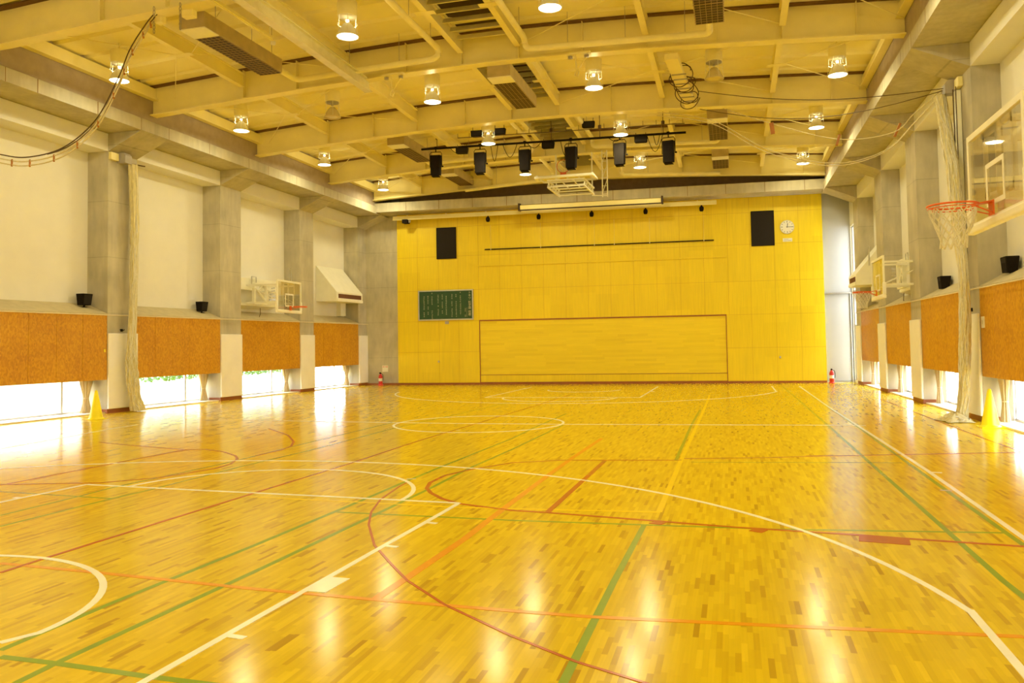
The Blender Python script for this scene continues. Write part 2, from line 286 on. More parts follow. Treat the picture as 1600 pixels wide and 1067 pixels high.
# ================================================================ SETTING
DECKTOP = 9.75
mb = MB().box((-13.2, -6.3, -.3), (12.2, 31, 0)); floor = struct('floor', mb, 'floor')
MARKS = [["w",0.05,[[-2.549,5.885],[-0.95,5.791],[0.775,5.711],[2.447,5.624]]],["w",0.05,[[2.447,5.624],[2.446,5.195],[2.389,1.955],[2.373,0.975],[2.308,-3.024]]],["w",0.05,[[-2.549,5.885],[-2.597,5.205],[-2.625,4.718],[-2.855,0.725]]],["w",0.05,[[1.777,5.66],[1.772,5.813],[1.753,5.965],[1.72,6.116],[1.674,6.263],[1.615,6.405],[1.543,6.543],[1.459,6.673],[1.364,6.797],[1.258,6.912],[1.143,7.017],[1.018,7.113],[0.886,7.199],[0.746,7.273],[0.6,7.335],[0.449,7.386],[0.295,7.424],[0.138,7.449],[-0.021,7.461],[-0.18,7.461],[-0.338,7.448],[-0.494,7.423],[-0.647,7.385],[-0.795,7.335],[-0.938,7.273],[-1.075,7.2],[-1.204,7.117],[-1.324,7.023],[-1.435,6.921],[-1.535,6.81],[-1.624,6.691],[-1.702,6.565],[-1.767,6.433],[-1.819,6.296],[-1.858,6.156],[-1.884,6.012],[-1.895,5.866]]],["w",0.05,[[2.437,4.692],[2.558,4.66]]],["w",0.05,[[2.418,3.79],[2.551,3.763]]],["w",0.05,[[2.379,1.655],[2.517,1.639]]],["w",0.05,[[-2.606,4.985],[-2.715,4.985]]],["w",0.34,[[2.387,2.689],[2.569,2.682]]],["w",0.05,[[6.635,2.979],[6.579,3.227],[6.514,3.472],[6.438,3.715],[6.352,3.954],[6.256,4.189],[6.151,4.421],[6.036,4.648],[5.912,4.87],[5.778,5.087],[5.635,5.299],[5.484,5.506],[5.324,5.706],[5.156,5.9],[4.98,6.088],[4.797,6.269],[4.605,6.443],[4.407,6.61],[4.202,6.77],[3.99,6.922],[3.772,7.066],[3.548,7.202],[3.319,7.33],[3.084,7.45],[2.844,7.561],[2.6,7.664],[2.352,7.758],[2.1,7.843],[1.844,7.92],[1.586,7.987],[1.324,8.046],[1.061,8.096],[0.795,8.136],[0.528,8.167],[0.26,8.19],[-0.01,8.203],[-0.279,8.207],[-0.548,8.203],[-0.818,8.189],[-1.086,8.167],[-1.353,8.135],[-1.619,8.096],[-1.882,8.047],[-2.144,7.99],[-2.403,7.925],[-2.659,7.852],[-2.911,7.771],[-3.16,7.683],[-3.405,7.586],[-3.645,7.483],[-3.881,7.373],[-4.111,7.256],[-4.336,7.132],[-4.556,7.002],[-4.77,6.867],[-4.977,6.726],[-5.178,6.58]]],["w",0.05,[[6.632,3.048],[6.629,2.082],[6.617,-1.918]]],["w",0.05,[[1.169,1.259],[1.26,1.44],[1.258,1.55],[1.246,1.66],[1.222,1.771],[1.188,1.88],[1.144,1.987],[1.089,2.091],[1.025,2.192],[0.952,2.287],[0.871,2.377],[0.781,2.462],[0.684,2.539],[0.581,2.609],[0.472,2.671],[0.359,2.725],[0.241,2.77],[0.12,2.807],[-0.003,2.834],[-0.128,2.853],[-0.253,2.862],[-0.378,2.862],[-0.501,2.853],[-0.622,2.835],[-0.74,2.809],[-0.854,2.774]]],["w",0.05,[[-5.759,14.044],[-3.682,13.869],[-0.604,13.756],[2.142,13.844],[7.551,14.234],[7.696,14.214]]],["w",0.05,[[1.845,13.83],[1.836,14.011],[1.809,14.19],[1.762,14.365],[1.696,14.533],[1.613,14.693],[1.513,14.843],[1.397,14.982],[1.266,15.108],[1.123,15.219],[0.968,15.316],[0.803,15.395],[0.63,15.458],[0.45,15.503],[0.267,15.53],[0.081,15.538],[-0.105,15.528],[-0.289,15.5],[-0.47,15.453],[-0.644,15.389],[-0.812,15.308],[-0.969,15.211],[-1.116,15.1],[-1.25,14.974],[-1.37,14.836],[-1.474,14.687],[-1.561,14.529],[-1.631,14.362],[-1.682,14.19],[-1.714,14.014],[-1.727,13.835],[-1.72,13.656],[-1.694,13.478],[-1.648,13.303],[-1.583,13.134],[-1.5,12.973],[-1.4,12.82],[-1.284,12.677],[-1.153,12.547],[-1.009,12.431],[-0.853,12.33],[-0.686,12.245],[-0.511,12.177],[-0.33,12.128],[-0.145,12.097],[0.042,12.086],[0.23,12.094],[0.416,12.121],[0.597,12.168],[0.773,12.233],[0.941,12.316],[1.099,12.415],[1.245,12.531],[1.378,12.66],[1.497,12.803],[1.6,12.957],[1.686,13.121],[1.754,13.291],[1.804,13.468],[1.834,13.648],[1.845,13.83]]],["w",0.05,[[7.522,27.818],[7.505,17.943],[7.543,14.173],[7.588,8.63],[7.554,5.083],[7.516,1.083]]],["w",0.05,[[7.583,8.538],[7.722,8.522]]],["w",0.05,[[6.609,24.853],[6.529,24.505],[6.43,24.159],[6.312,23.818],[6.176,23.481],[6.021,23.151],[5.849,22.829],[5.659,22.515],[5.452,22.21],[5.229,21.917],[4.991,21.635],[4.737,21.365],[4.47,21.11],[4.189,20.869],[3.896,20.643],[3.591,20.434],[3.276,20.242],[2.95,20.068],[2.616,19.912],[2.274,19.775],[1.926,19.657],[1.572,19.559],[1.213,19.481],[0.851,19.424],[0.486,19.387],[0.121,19.371],[-0.245,19.375],[-0.61,19.4],[-0.972,19.445],[-1.331,19.511],[-1.685,19.596],[-2.033,19.7],[-2.375,19.823],[-2.709,19.965],[-3.033,20.124],[-3.348,20.301],[-3.652,20.494],[-3.944,20.703],[-4.224,20.927],[-4.489,21.165],[-4.741,21.417],[-4.976,21.681],[-5.196,21.957],[-5.4,22.244],[-5.586,22.54],[-5.754,22.846],[-5.905,23.159],[-6.036,23.479],[-6.149,23.806],[-6.242,24.137],[-6.316,24.473]]],["w",0.05,[[6.589,24.69],[6.594,27.846]]],["w",0.05,[[-2.251,21.752],[-2.175,27.453]]],["w",0.05,[[2.561,21.887],[2.575,27.756]]],["w",0.05,[[2.559,25.036],[2.719,24.686]]],["w",0.05,[[1.896,21.847],[1.885,21.669],[1.855,21.492],[1.807,21.319],[1.74,21.15],[1.656,20.989],[1.555,20.836],[1.438,20.694],[1.307,20.564],[1.164,20.448],[1.009,20.346],[0.844,20.261],[0.672,20.193],[0.494,20.143],[0.312,20.112],[0.128,20.099],[-0.056,20.105],[-0.238,20.13],[-0.415,20.174],[-0.587,20.235],[-0.75,20.314],[-0.904,20.409],[-1.046,20.519],[-1.174,20.643],[-1.289,20.78],[-1.387,20.927],[-1.469,21.084],[-1.532,21.249],[-1.578,21.419],[-1.604,21.593],[-1.611,21.769]]],["w",0.05,[[1.454,25.799],[1.442,25.639],[1.409,25.48],[1.354,25.325],[1.279,25.178],[1.186,25.041],[1.075,24.916],[0.949,24.806],[0.809,24.712],[0.659,24.636],[0.501,24.579],[0.336,24.543],[0.17,24.528],[0.003,24.534],[-0.16,24.561],[-0.318,24.609],[-0.467,24.676],[-0.605,24.762],[-0.73,24.865],[-0.839,24.983],[-0.93,25.115],[-1.002,25.257],[-1.054,25.407],[-1.085,25.563],[-1.094,25.723]]],["w",0.05,[[-2.251,21.752],[2.561,21.887]]],["w",0.05,[[-7.579,12.744],[-7.524,12.004],[-6.991,8.7]]],["r",0.04,[[-0.12,2.434],[-0.127,2.901],[-0.101,4.679],[-0.083,5.781],[-0.036,8.167],[-0.067,10.632],[0.023,14.028],[0.134,18.856],[0.193,23.019]]],["r",0.05,[[9.254,10.6],[8.819,10.502],[6.268,9.752],[5.72,9.539],[4.571,9.266]]],["r",0.05,[[4.545,9.103],[3.531,8.946],[2.859,8.842],[2.244,8.495],[1.852,7.82],[1.682,7.29],[1.685,6.761],[1.79,6.385],[1.938,6.125],[2.179,5.825],[2.465,5.593],[3.099,5.366],[3.435,5.337],[4.546,5.158],[5.264,5.033],[5.536,5.011],[6.27,4.94],[6.656,4.88],[7.463,4.787]]],["r",0.22,[[6.253,4.822],[6.633,4.766]]],["r",0.12,[[4.547,5.022],[4.595,5.14]]],["r",0.12,[[5.424,4.89],[5.481,5.0]]],["r",0.1,[[6.261,9.778],[6.634,9.9]]],["r",0.06,[[3.496,8.878],[3.469,5.359]]],["r",0.022,[[1.4,6.804],[1.416,6.469],[1.533,5.669],[1.721,5.026],[1.949,4.487],[2.334,3.784],[2.719,3.264],[2.999,2.898],[3.447,2.449],[4.016,2.007],[4.441,1.723],[4.817,1.54],[6.166,0.884]]],["r",0.04,[[-5.887,9.755],[-4.671,9.374],[-3.547,9.069],[-3.228,9.156],[-2.695,8.916],[-2.225,8.537],[-1.98,8.225],[-1.766,7.737],[-1.717,7.323],[-1.981,6.517],[-2.479,6.015],[-3.687,5.686]]],["r",0.04,[[-3.547,9.069],[-3.628,5.744]]],["r",0.04,[[-4.019,12.338],[-2.927,11.252],[-2.267,10.337],[-1.972,9.751],[-1.864,9.272],[-1.896,8.587]]],["r",0.04,[[9.124,21.56],[9.152,17.533],[9.185,13.894],[9.217,11.711],[9.254,10.6]]],["o",0.05,[[-0.364,2.656],[0.699,2.591],[2.046,2.486],[2.908,2.452],[3.901,2.428],[4.407,2.425],[5.434,2.505],[6.133,2.564],[6.795,2.621]]],["o",0.07,[[2.958,2.463],[3.008,4.134],[2.993,5.268],[2.982,7.661],[2.99,9.122],[3.037,11.506]]],["y",0.06,[[4.561,23.092],[4.568,17.645],[4.537,9.229],[4.54,6.997],[4.54,5.563]]],["y",0.05,[[-0.007,5.538],[0.892,5.497],[2.518,5.418],[3.078,5.442],[4.54,5.563]]],["g",0.05,[[4.455,4.952],[4.434,3.204],[4.429,1.45],[4.42,-1.55]]],["g",0.045,[[1.379,4.961],[3.218,4.928],[5.536,5.023],[7.464,5.26]]],["g",0.05,[[6.955,28.469],[6.995,17.816],[7.008,13.996],[7.01,10.339],[7.017,5.304],[7.017,3.756],[7.032,3.389],[7.114,1.391]]],["g",0.05,[[7.483,23.437],[7.509,13.933],[7.49,9.809],[7.481,7.238],[7.475,5.298],[7.476,4.831],[7.48,2.831]]],["g",0.05,[[1.269,1.167],[1.27,2.013],[1.325,3.601],[1.353,5.492],[1.354,6.613],[1.377,7.999],[1.477,11.304],[1.434,13.423],[1.44,16.329]]],["g",0.05,[[1.741,0.829],[1.734,1.096],[1.785,2.889],[1.813,4.83],[1.828,6.349],[1.8,7.896],[1.864,9.888],[1.882,11.551],[1.906,13.69]]],["g",0.05,[[1.352,1.091],[1.724,1.085],[2.321,1.051],[2.659,1.041],[5.658,0.952]]],["g",0.04,[[-1.995,4.143],[-2.012,5.211],[-2.048,5.748],[-1.901,7.778],[-1.89,8.238],[-1.926,9.673],[-1.901,13.832]]],["g",0.04,[[-1.544,3.732],[-1.514,5.147],[-1.473,5.719],[-1.465,7.601],[-1.356,9.505],[-1.378,12.638],[-0.875,19.914]]],["g",0.04,[[-3.237,5.276],[-1.514,5.147]]],["g",0.05,[[4.478,17.638],[4.448,13.838],[4.468,9.06]]],["g",0.035,[[4.684,8.941],[7.422,9.312]]],["t",0.06,[[1.295,6.952],[1.407,6.996]]],["t",0.06,[[7.423,7.285],[7.534,7.247]]],["t",0.06,[[0.04,12.445],[0.116,12.454]]]]
def ribbon(mb, pts, wd, z0, z1):
    P = [Vector((p[0], p[1], 0)) for p in pts]; n = len(P); top = []; closed = (P[0]-P[-1]).length < .02 and n > 5
    if closed: P = P[:-1]; n -= 1
    vs = []
    for i in range(n):
        a = P[i-1] if (i > 0 or closed) else P[i]; b = P[(i+1) % n] if (i < n-1 or closed) else P[i]
        d1 = (P[i]-a); d2 = (b-P[i])
        d1 = d1.normalized() if d1.length > 1e-6 else d2.normalized(); d2 = d2.normalized() if d2.length > 1e-6 else d1
        d = (d1+d2).normalized(); nn = Vector((-d.y, d.x, 0)); k = wd/2/max(.35, nn.dot(Vector((-d1.y, d1.x, 0))))
        for s in (-1, 1):
            q = P[i]+nn*k*s
            for z in (z0, z1): vs.append((q.x, q.y, z))
    fs = []
    for i in range(n if closed else n-1):
        a = 4*i; b = 4*((i+1) % n); fs += [(a+1, a+3, b+3, b+1), (a, a+1, b+1, b), (a+2, b+2, b+3, a+3)]
    if not closed: fs += [(0, 2, 3, 1), (4*n-4, 4*n-3, 4*n-1, 4*n-2)]
    mb.add(vs, fs)
bycol = {}
for c, wd, pts in MARKS: bycol.setdefault(c, []).append((wd, pts))
names = {'w': 'white_court_line', 'r': 'red_court_line', 'o': 'orange_court_line', 'y': 'yellow_court_line', 'g': 'green_court_line', 't': 'grey_tape_mark'}
for i, c in enumerate('gtyorw'):
    mb = MB()
    for j, (wd, pts) in enumerate(bycol[c]): ribbon(mb, pts, wd, -.001, .0008+.0005*i+.00004*(j % 9))
    obj(names[c], mb, 'line_'+c, floor, fix=False)
Y0, Y1 = -6, 30.9
PL = [(10.4, 11.4), (15.33, 16.34), (19.85, 20.88), (24.3, 25.22), (28.62, 29.5)]
PR = [(10.3, 11.3), (15.07, 16.05), (19.78, 20.85), (24.15, 25.25), (28.55, 29.5)]
WU = {'L': -.65, 'R': -.52}
for sd, nm in (('L', 'left'), ('R', 'right')):
    u = WU[sd]; mb = MB()
    if sd == 'L':
        run(mb, sd, [(u-.25, .9), (u, .9), (u, 9.4), (u-.25, 9.4)], Y0, Y1)
        run(mb, sd, [(u-.25, -.2), (u-.02, -.2), (u-.02, .04), (u-.25, .04)], Y0, Y1)
        run(mb, sd, [(u, -.2), (0, -.2), (0, 9.2), (u, 9.2)], 29.5, Y1)
    else:   # a tall slit window stands between the last pillar and the end wall
        run(mb, sd, [(u-.25, .9), (u, .9), (u, 9.4), (u-.25, 9.4)], Y0, 29.5)
        run(mb, sd, [(u-.25, -.2), (u-.02, -.2), (u-.02, .04), (u-.25, .04)], Y0, 29.5)
        run(mb, sd, [(u-.2, -.2), (0, -.2), (0, .1), (u-.2, .1)], 29.5, Y1)
        run(mb, sd, [(u-.2, 6.2), (0, 6.2), (0, 9.2), (u-.2, 9.2)], 29.5, Y1)
        run(mb, sd, [(u-.2, .1), (0, .1), (0, 6.2), (u-.2, 6.2)], 30.33, Y1)
    wl = struct('wall_'+nm, mb, 'white')
    mb = MB(); run(mb, sd, [(u, 7.0), (0, 7.0), (0, 7.47), (u, 7.47)], Y0, 29.5); struct('trim_'+('1' if sd == 'L' else '2'), mb, 'white')
    # sill kerb between the pillars
    mb = MB(); ps = PL if sd == 'L' else PR; ys = [Y0]+[y for p in ps for y in p]
    for a, b in zip(ys[0::2], ys[1::2]):
        run(mb, sd, [(u, 0), (-.03, 0), (-.03, .035), (u, .035)], a, b)
    struct('baseboard_'+nm, mb, 'sill')
mb = MB(); mb.box((-13, -6.3, -.2), (12, -6, 9.6)); struct('wall_front', mb, 'white')
mb = MB(); back(mb, -10.3, -8.36, -.4, -.12, 0, 9.4); struct('wall_back_left', mb, 'concrete')
mb = MB(); back(mb, 8.5, 10.3, -.4, -.12, 3.4, 9.4); back(mb, 8.5, 10.3, -.4, -.16, 0, 3.4); struct('wall_back_right', mb, 'greyedwhite')
# ceiling deck: shallow arch, ribs across the hall
rows = []; ys = []
y = Y0-.2
while y < 31: ys += [(y, 0), (y+.70, 0), (y+.74, .07), (y+.86, .07)]; y += .9
xs = [-13.2+i*.5 for i in range(52)]
for yy, h in ys: rows.append([(x, yy, gz(x, yy)+.80+h) for x in xs])
mb = MB().grid(rows, False)
rows = [[(x, yy, 9.8) for x in (-13.3, 0, 12.4)] for yy in (-6.3, 31)]; mb.grid(rows, False)
struct('ceiling', mb, 'deck')
# tall slit window and door beside the wooden wall
mb = MB()
for z in (.1, 2.12, 3.42, 6.16): run(mb, 'R', [(-.12, z), (-.06, z), (-.06, z+.05), (-.12, z+.05)], 29.5, 30.33)
for yy in (29.5, 30.29): run(mb, 'R', [(-.12, .1), (-.06, .1), (-.06, 6.2), (-.12, 6.2)], yy, yy+.04)
sw = struct('window_1', mb, 'alu'); mb = MB(); run(mb, 'R', [(-.1, .15), (-.09, .15), (-.09, 6.17), (-.1, 6.17)], 29.53, 30.3); obj('pane', mb, 'glass', sw)
mb = MB(); back(mb, 8.72, 9.62, -.155, -.10, .06, 3.36); d = struct('door_1', mb, 'greyedwhite')
mb = MB(); back(mb, 8.70, 9.68, -.12, -.04, 3.36, 3.42); back(mb, 8.70, 9.68, -.155, -.02, 0, .045); back(mb, 9.62, 9.66, -.155, -.06, .04, 3.36); obj('door_frame', mb, 'alu', d)
# windows under the panelled ledges
wn = 2
for sd in 'LR':
    ps = PL if sd == 'L' else PR; u = WU[sd]; bays = [(Y0+.2, ps[0][0])]+[(ps[i][1], ps[i+1][0]) for i in range(4)]
    for a, b in bays:
        mb = MB(); posts = [a+.03, a+.75, b-.78, b-.1] if b-a < 6 else [a+.05]+[a+2*i for i in range(1, 8)]+[b-.1]
        for p in posts: run(mb, sd, [(u-.06, .04), (u, .04), (u, .9), (u-.06, .9)], p-.03, p+.03)
        for z in (.04, .86): run(mb, sd, [(u-.06, z), (u, z), (u, z+.045), (u-.06, z+.045)], a+.005, b-.005)
        f = struct('window_%d' % wn, mb, 'alu'); wn += 1
        mb = MB(); run(mb, sd, [(u-.035, .06), (u-.028, .06), (u-.028, .88), (u-.035, .88)], a+.02, b-.02); obj('pane', mb, 'glass', f)
# outside the windows
mb = MB().box((-40, -30, -.4), (-13.35, 60, -.12)).box((12.3, -30, -.4), (40, 60, -.12)); tag(obj('paved_yard', mb, 'pave'), 'pale paved yard seen through the low windows', 'yard')
# ---------------------------------------------------------------- wooden end wall with its stage front
SX0, SX1 = -4.86, 5.08
mb = MB()
back(mb, -8.42, SX0, -.1, 0, .08, 7.22); back(mb, SX1, 8.70, -.1, 0, .08, 7.22); back(mb, SX0, SX1, -.1, 0, 2.68, 7.22)
wb = struct('wall_back', mb, 'ply')
mb = MB(); J = .005
for x in [-7.52, -6.60, -5.74]: back(mb, x-J, x+J, 0, .002, .08, 7.2)
for x in [6.02, 6.93, 7.83]: back(mb, x-J, x+J, 0, .002, .08, 7.2)
x = SX0
for i in range(12): back(mb, SX0+i*.913-J, SX0+i*.913+J, 0, .002, 2.68, 7.2)
for z in (1.37, 2.66, 3.95, 5.38, 6.62):
    for a, b in ((-8.42, SX0), (SX1, 8.70)): back(mb, a, b, 0, .0025, z-J, z+J)
    if z > 2.7: back(mb, SX0, SX1, 0, .0025, z-J, z+J)
M['joint'] = mat('fine panel joint', (.60, .37, .01), .7, noise=.05)
obj('panel_joint', mb, 'joint', wb)
mb = MB(); back(mb, SX0-.2, SX1+.2, -.16, -.105, 0, 2.9); obj('light_leak_board', mb, 'groove', wb)  # unseen board added to block sky light leaking through the stage front
mb = MB(); back(mb, SX0, SX1, 0, .03, 4.90, 4.96); obj('header_strip', mb, 'ply', wb)
for x, z in ((-6.62, .97), (7.03, .99)):
    mb = MB(); back(mb, x-.03, x+.03, 0, .05, z-.04, z+.04); obj('door_knob', mb, 'alu', wb, bevel=.01)
mb = MB(); back(mb, -10.0, SX0, 0, .02, 0, .085); back(mb, SX1, 8.70, 0, .02, 0, .085)
struct('baseboard_back', mb, 'darkwood')
t = thing('stage_platform', 'wide wooden folding stage front of horizontal boards in dark edging', 'stage front', (0, BY(0), 0))
def rel(mb, o): p = Vector(o.location); mb.v = [tuple(Vector(v)-p) for v in mb.v]; return mb
mb = MB(); back(mb, SX0+.03, SX1-.03, -.09, -.02, .40, 2.63); obj('board_panel', rel(mb, t), 'stagewood', t)
mb = MB(); back(mb, SX0+.03, SX1-.03, -.09, -.02, .10, .395); obj('kick_panel', rel(mb, t), 'ply', t)
mb = MB(); back(mb, SX0, SX1, -.09, .004, 2.63, 2.68); back(mb, SX0, SX0+.03, -.09, .004, 0, 2.63); back(mb, SX1-.03, SX1, -.09, .004, 0, 2.63); back(mb, SX0, SX1, -.09, .004, 0, .10); back(mb, SX0+.03, SX1-.03, -.019, -.012, .385, .405); obj('edging', rel(mb, t), 'darkwood', t)
# ---------------------------------------------------------------- pillars
def pillar(sd, y0, y1, label):
    ym = (y0+y1)/2; bx = side(sd, -.3, ym, 0); t = thing('concrete_pillar', label, 'pillar', bx, group=None); u = WU[sd]
    mb = MB(); run(mb, sd, [(u, 0), (0, 0), (0, 7.0), (1.05, 7.48), (0, 7.48), (u, 7.48)], y0, y1); obj('shaft', rel(mb, t), 'concrete', t)
    mb = MB(); run(mb, sd, [(.002, .115), (.055, .115), (.055, 2.12), (.002, 2.12)], y0-.004, y1+.004); obj('impact_pad', rel(mb, t), 'pad', t, bevel=.015, label='white padded mat on the pillar front')
    mb = MB(); run(mb, sd, [(-.4, 0), (.02, 0), (.02, .11), (-.4, .11)], y0-.018, y1+.018); obj('skirting', rel(mb, t), 'darkwood', t)
    return t
ordn = ['nearest', 'second', 'third', 'fourth', 'farthest']
LP = {'L': ['concrete pillar on the left at the edge of view before the yellow cone', 'concrete pillar on the left with the hanging net bundle and yellow cone', 'bare concrete pillar on the left between net pillar and basketball board', 'concrete pillar on the left between the side backboard and the sloped vent hood', 'last concrete pillar on the left, beside the fire extinguisher corner'],
      'R': ['concrete pillar on the right at the edge of view, nearest the camera', 'concrete pillar on the right behind the near hoop, with net heap at its foot', 'concrete pillar on the right next to the small black wedge speaker, second visible', 'concrete pillar on the right beside the far hoop and folded frame', 'last concrete pillar on the right, next to the tall slit window']}
for sd, ps in (('L', PL), ('R', PR)):
    for i, (a, b) in enumerate(ps): pillar(sd, a, b, LP[sd][i])
# ---------------------------------------------------------------- panelled ledges between the pillars
LB = {'L': ['strand board ledge along the left wall before the nearest pillar', 'strand board ledge on the left, first bay at the picture edge by the cone', 'strand board ledge on the left in the bay behind the net bundle', 'strand board ledge on the left below the side backboard', 'strand board ledge on the left below the sloped vent hood'],
      'R': ['strand board ledge along the right wall nearest the camera', 'strand board ledge on the right, bay at the picture edge by the cone', 'strand board ledge on the right in the bay behind the hanging net', 'strand board ledge on the right below the far folded frame', 'strand board ledge on the right, farthest bay below the vent hood']}
for sd in 'LR':
    ps = PL if sd == 'L' else PR; u = WU[sd]; bays = [(Y0+.05, ps[0][0])]+[(ps[i][1], ps[i+1][0]) for i in range(4)]
    for i, (a, b) in enumerate(bays):
        a += .006; b -= .006
        t = thing('panelled_ledge', LB[sd][i], 'wall ledge', side(sd, -.2, (a+b)/2, .9)); n = max(5, round((b-a)/.7)); n = 5 if b-a < 5 else n
        for k in range(n):
            p, q = a+(b-a)*k/n+.004, a+(b-a)*(k+1)/n-.004
            mb = MB(); run(mb, sd, [(-.03, .89), (0, .89), (0, 2.61), (-.03, 2.61)], p, q); obj('strand_board_panel', rel(mb, t), 'osb', t)
        mb = MB(); run(mb, sd, [(u+.005, .9), (-.035, .9), (-.035, 2.59), (u+.005, 2.88)], a, b); obj('carcass', rel(mb, t), 'groove', t)
        mb = MB(); run(mb, sd, [(u+.003, 2.895), (u+.003, 2.925), (.006, 2.645), (.006, 2.612)], a, b); obj('ledge_top', rel(mb, t), 'ledge', t)
# picture-rail wire running across the pillars
# ---------------------------------------------------------------- concrete beams
for sd, lb in (('L', 'long concrete beam on brackets along the left side of the ceiling'), ('R', 'long concrete beam on brackets along the right side of the ceiling')):
    t = thing('concrete_beam', lb, 'beam', side(sd, .5, 12, 7.5))
    mb = MB(); run(mb, sd, [(WU[sd], 7.485), (1.05, 7.485), (1.05, 7.80), (.99, 7.83), (WU[sd], 7.83)], Y0, 29.0 if sd == 'L' else 29.2); obj('beam_body', rel(mb, t), 'concrete', t)
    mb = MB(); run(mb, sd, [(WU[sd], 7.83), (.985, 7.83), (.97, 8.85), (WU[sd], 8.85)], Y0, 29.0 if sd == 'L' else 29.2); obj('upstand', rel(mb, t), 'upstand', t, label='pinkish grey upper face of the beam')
    mb = MB(); ps = PL if sd == 'L' else PR
    for a, b in [(4.5, 4.52), (8, 8.02), (12.2, 12.22), (13.9, 13.92)]+[(p[j], p[j]+.012) for p in ps for j in (0, 1)]+[(18, 18.012), (22.5, 22.512), (27, 27.012)]:
        run(mb, sd, [(1.045, 7.486), (1.0515, 7.486), (1.0515, 7.80), (1.045, 7.80)], a, b)
    obj('form_joint', rel(mb, t), 'groove', t)
t = thing('concrete_beam', 'concrete beam crossing above the wooden end wall', 'beam', (0, BY(0)-.5, 7.2))
mb = MB(); back(mb, -9.3, 9.35, -.3, 1.0, 7.225, 7.6); obj('beam_body', rel(mb, t), 'concrete', t)
mb = MB()
for i in range(12): x = -7.6+i*1.42; back(mb, x-.008, x+.008, .99, 1.0025, 7.226, 7.6)
obj('form_joint', rel(mb, t), 'groove', t)
mb = MB(); back(mb, -10.3, 10.3, -.5, -.12, 7.6, 9.75); struct('trim_3', mb, 'backshade')
# ---------------------------------------------------------------- roof girders and joists
def arch_beam(mb, x0, x1, y, dz, w, h, tf=.03, tw=.02, n=28, slope=0):
    for i in range(n):
        a = x0+(x1-x0)*i/n; b = x0+(x1-x0)*(i+1)/n; ya = y+slope*a; yb = y+slope*b; za = gz(a, y)+dz; zb = gz(b, y)+dz
        for (wy, z0, z1) in ((w/2, 0, tf), (tw/2, tf, h-tf), (w/2, h-tf, h)):
            mb.hexa([(a, ya-wy, za+z0), (b, yb-wy, zb+z0), (b, yb+wy, zb+z0), (a, ya+wy, za+z0), (a, ya-wy, za+z1), (b, yb-wy, zb+z1), (b, yb+wy, zb+z1), (a, ya+wy, za+z1)])
GY = [10.9, 15.83, 20.37, 24.76, 28.62]
JX = [-6.85, -3.85, -.86, .56, 3.56, 6.5]
GL = ['cream steel roof girder nearest the camera, crossing the top left corner', 'second cream steel roof girder from the camera, meeting the net pillar', 'third cream steel roof girder, in front of the stage light bar', 'fourth cream steel roof girder, behind the stage light bar', 'last cream steel roof girder right in front of the end wall']
for i, y in enumerate(GY):
    sl = .053 if i == 4 else 0
    t = thing('roof_girder', GL[i], 'girder', (0, y, gz(0, y)), group=None)
    mb = MB(); xa = FL(y)+.99; xb = FR(y)-.99; arch_beam(mb, xa, xb, y, 0, .28, .80, slope=sl); obj('girder_body', rel(mb, t), 'cream', t)
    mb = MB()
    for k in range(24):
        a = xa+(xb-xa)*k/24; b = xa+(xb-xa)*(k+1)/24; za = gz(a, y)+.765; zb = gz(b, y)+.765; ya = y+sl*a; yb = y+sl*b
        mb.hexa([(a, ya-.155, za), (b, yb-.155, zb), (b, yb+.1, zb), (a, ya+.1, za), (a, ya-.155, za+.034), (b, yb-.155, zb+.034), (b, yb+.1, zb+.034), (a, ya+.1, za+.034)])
    obj('gap_shade_strip', rel(mb, t), 'gapshade', t, label='dark strip painted as the shadow gap along the girder top')
    for x in JX+[-5.3, -2.3, 2.1, 5.1, 8]:
        mb = MB()
        for s in (-1, 1): z = gz(x, y); yy = y+sl*x; mb.box((x-.008, yy+(.011 if s > 0 else -.13), z+.03), (x+.008, yy+(.13 if s > 0 else -.011), z+.77))
        mb.box((x-.02, yy-.135, z+.028), (x+.02, yy+.135, z+.034)) if s < 0 else None
        obj('web_stiffener', rel(mb, t), 'cream', t)
BAYN = ['nearest roof bay', 'second roof bay from the camera', 'roof bay with the stage lights', 'last roof bay by the end wall']
JN = ['beside the left lamp row', 'just left of the ceiling centre lamps', 'left of the slats', 'right of the slats', 'right of the centre lamps', 'beside the right lamp row']
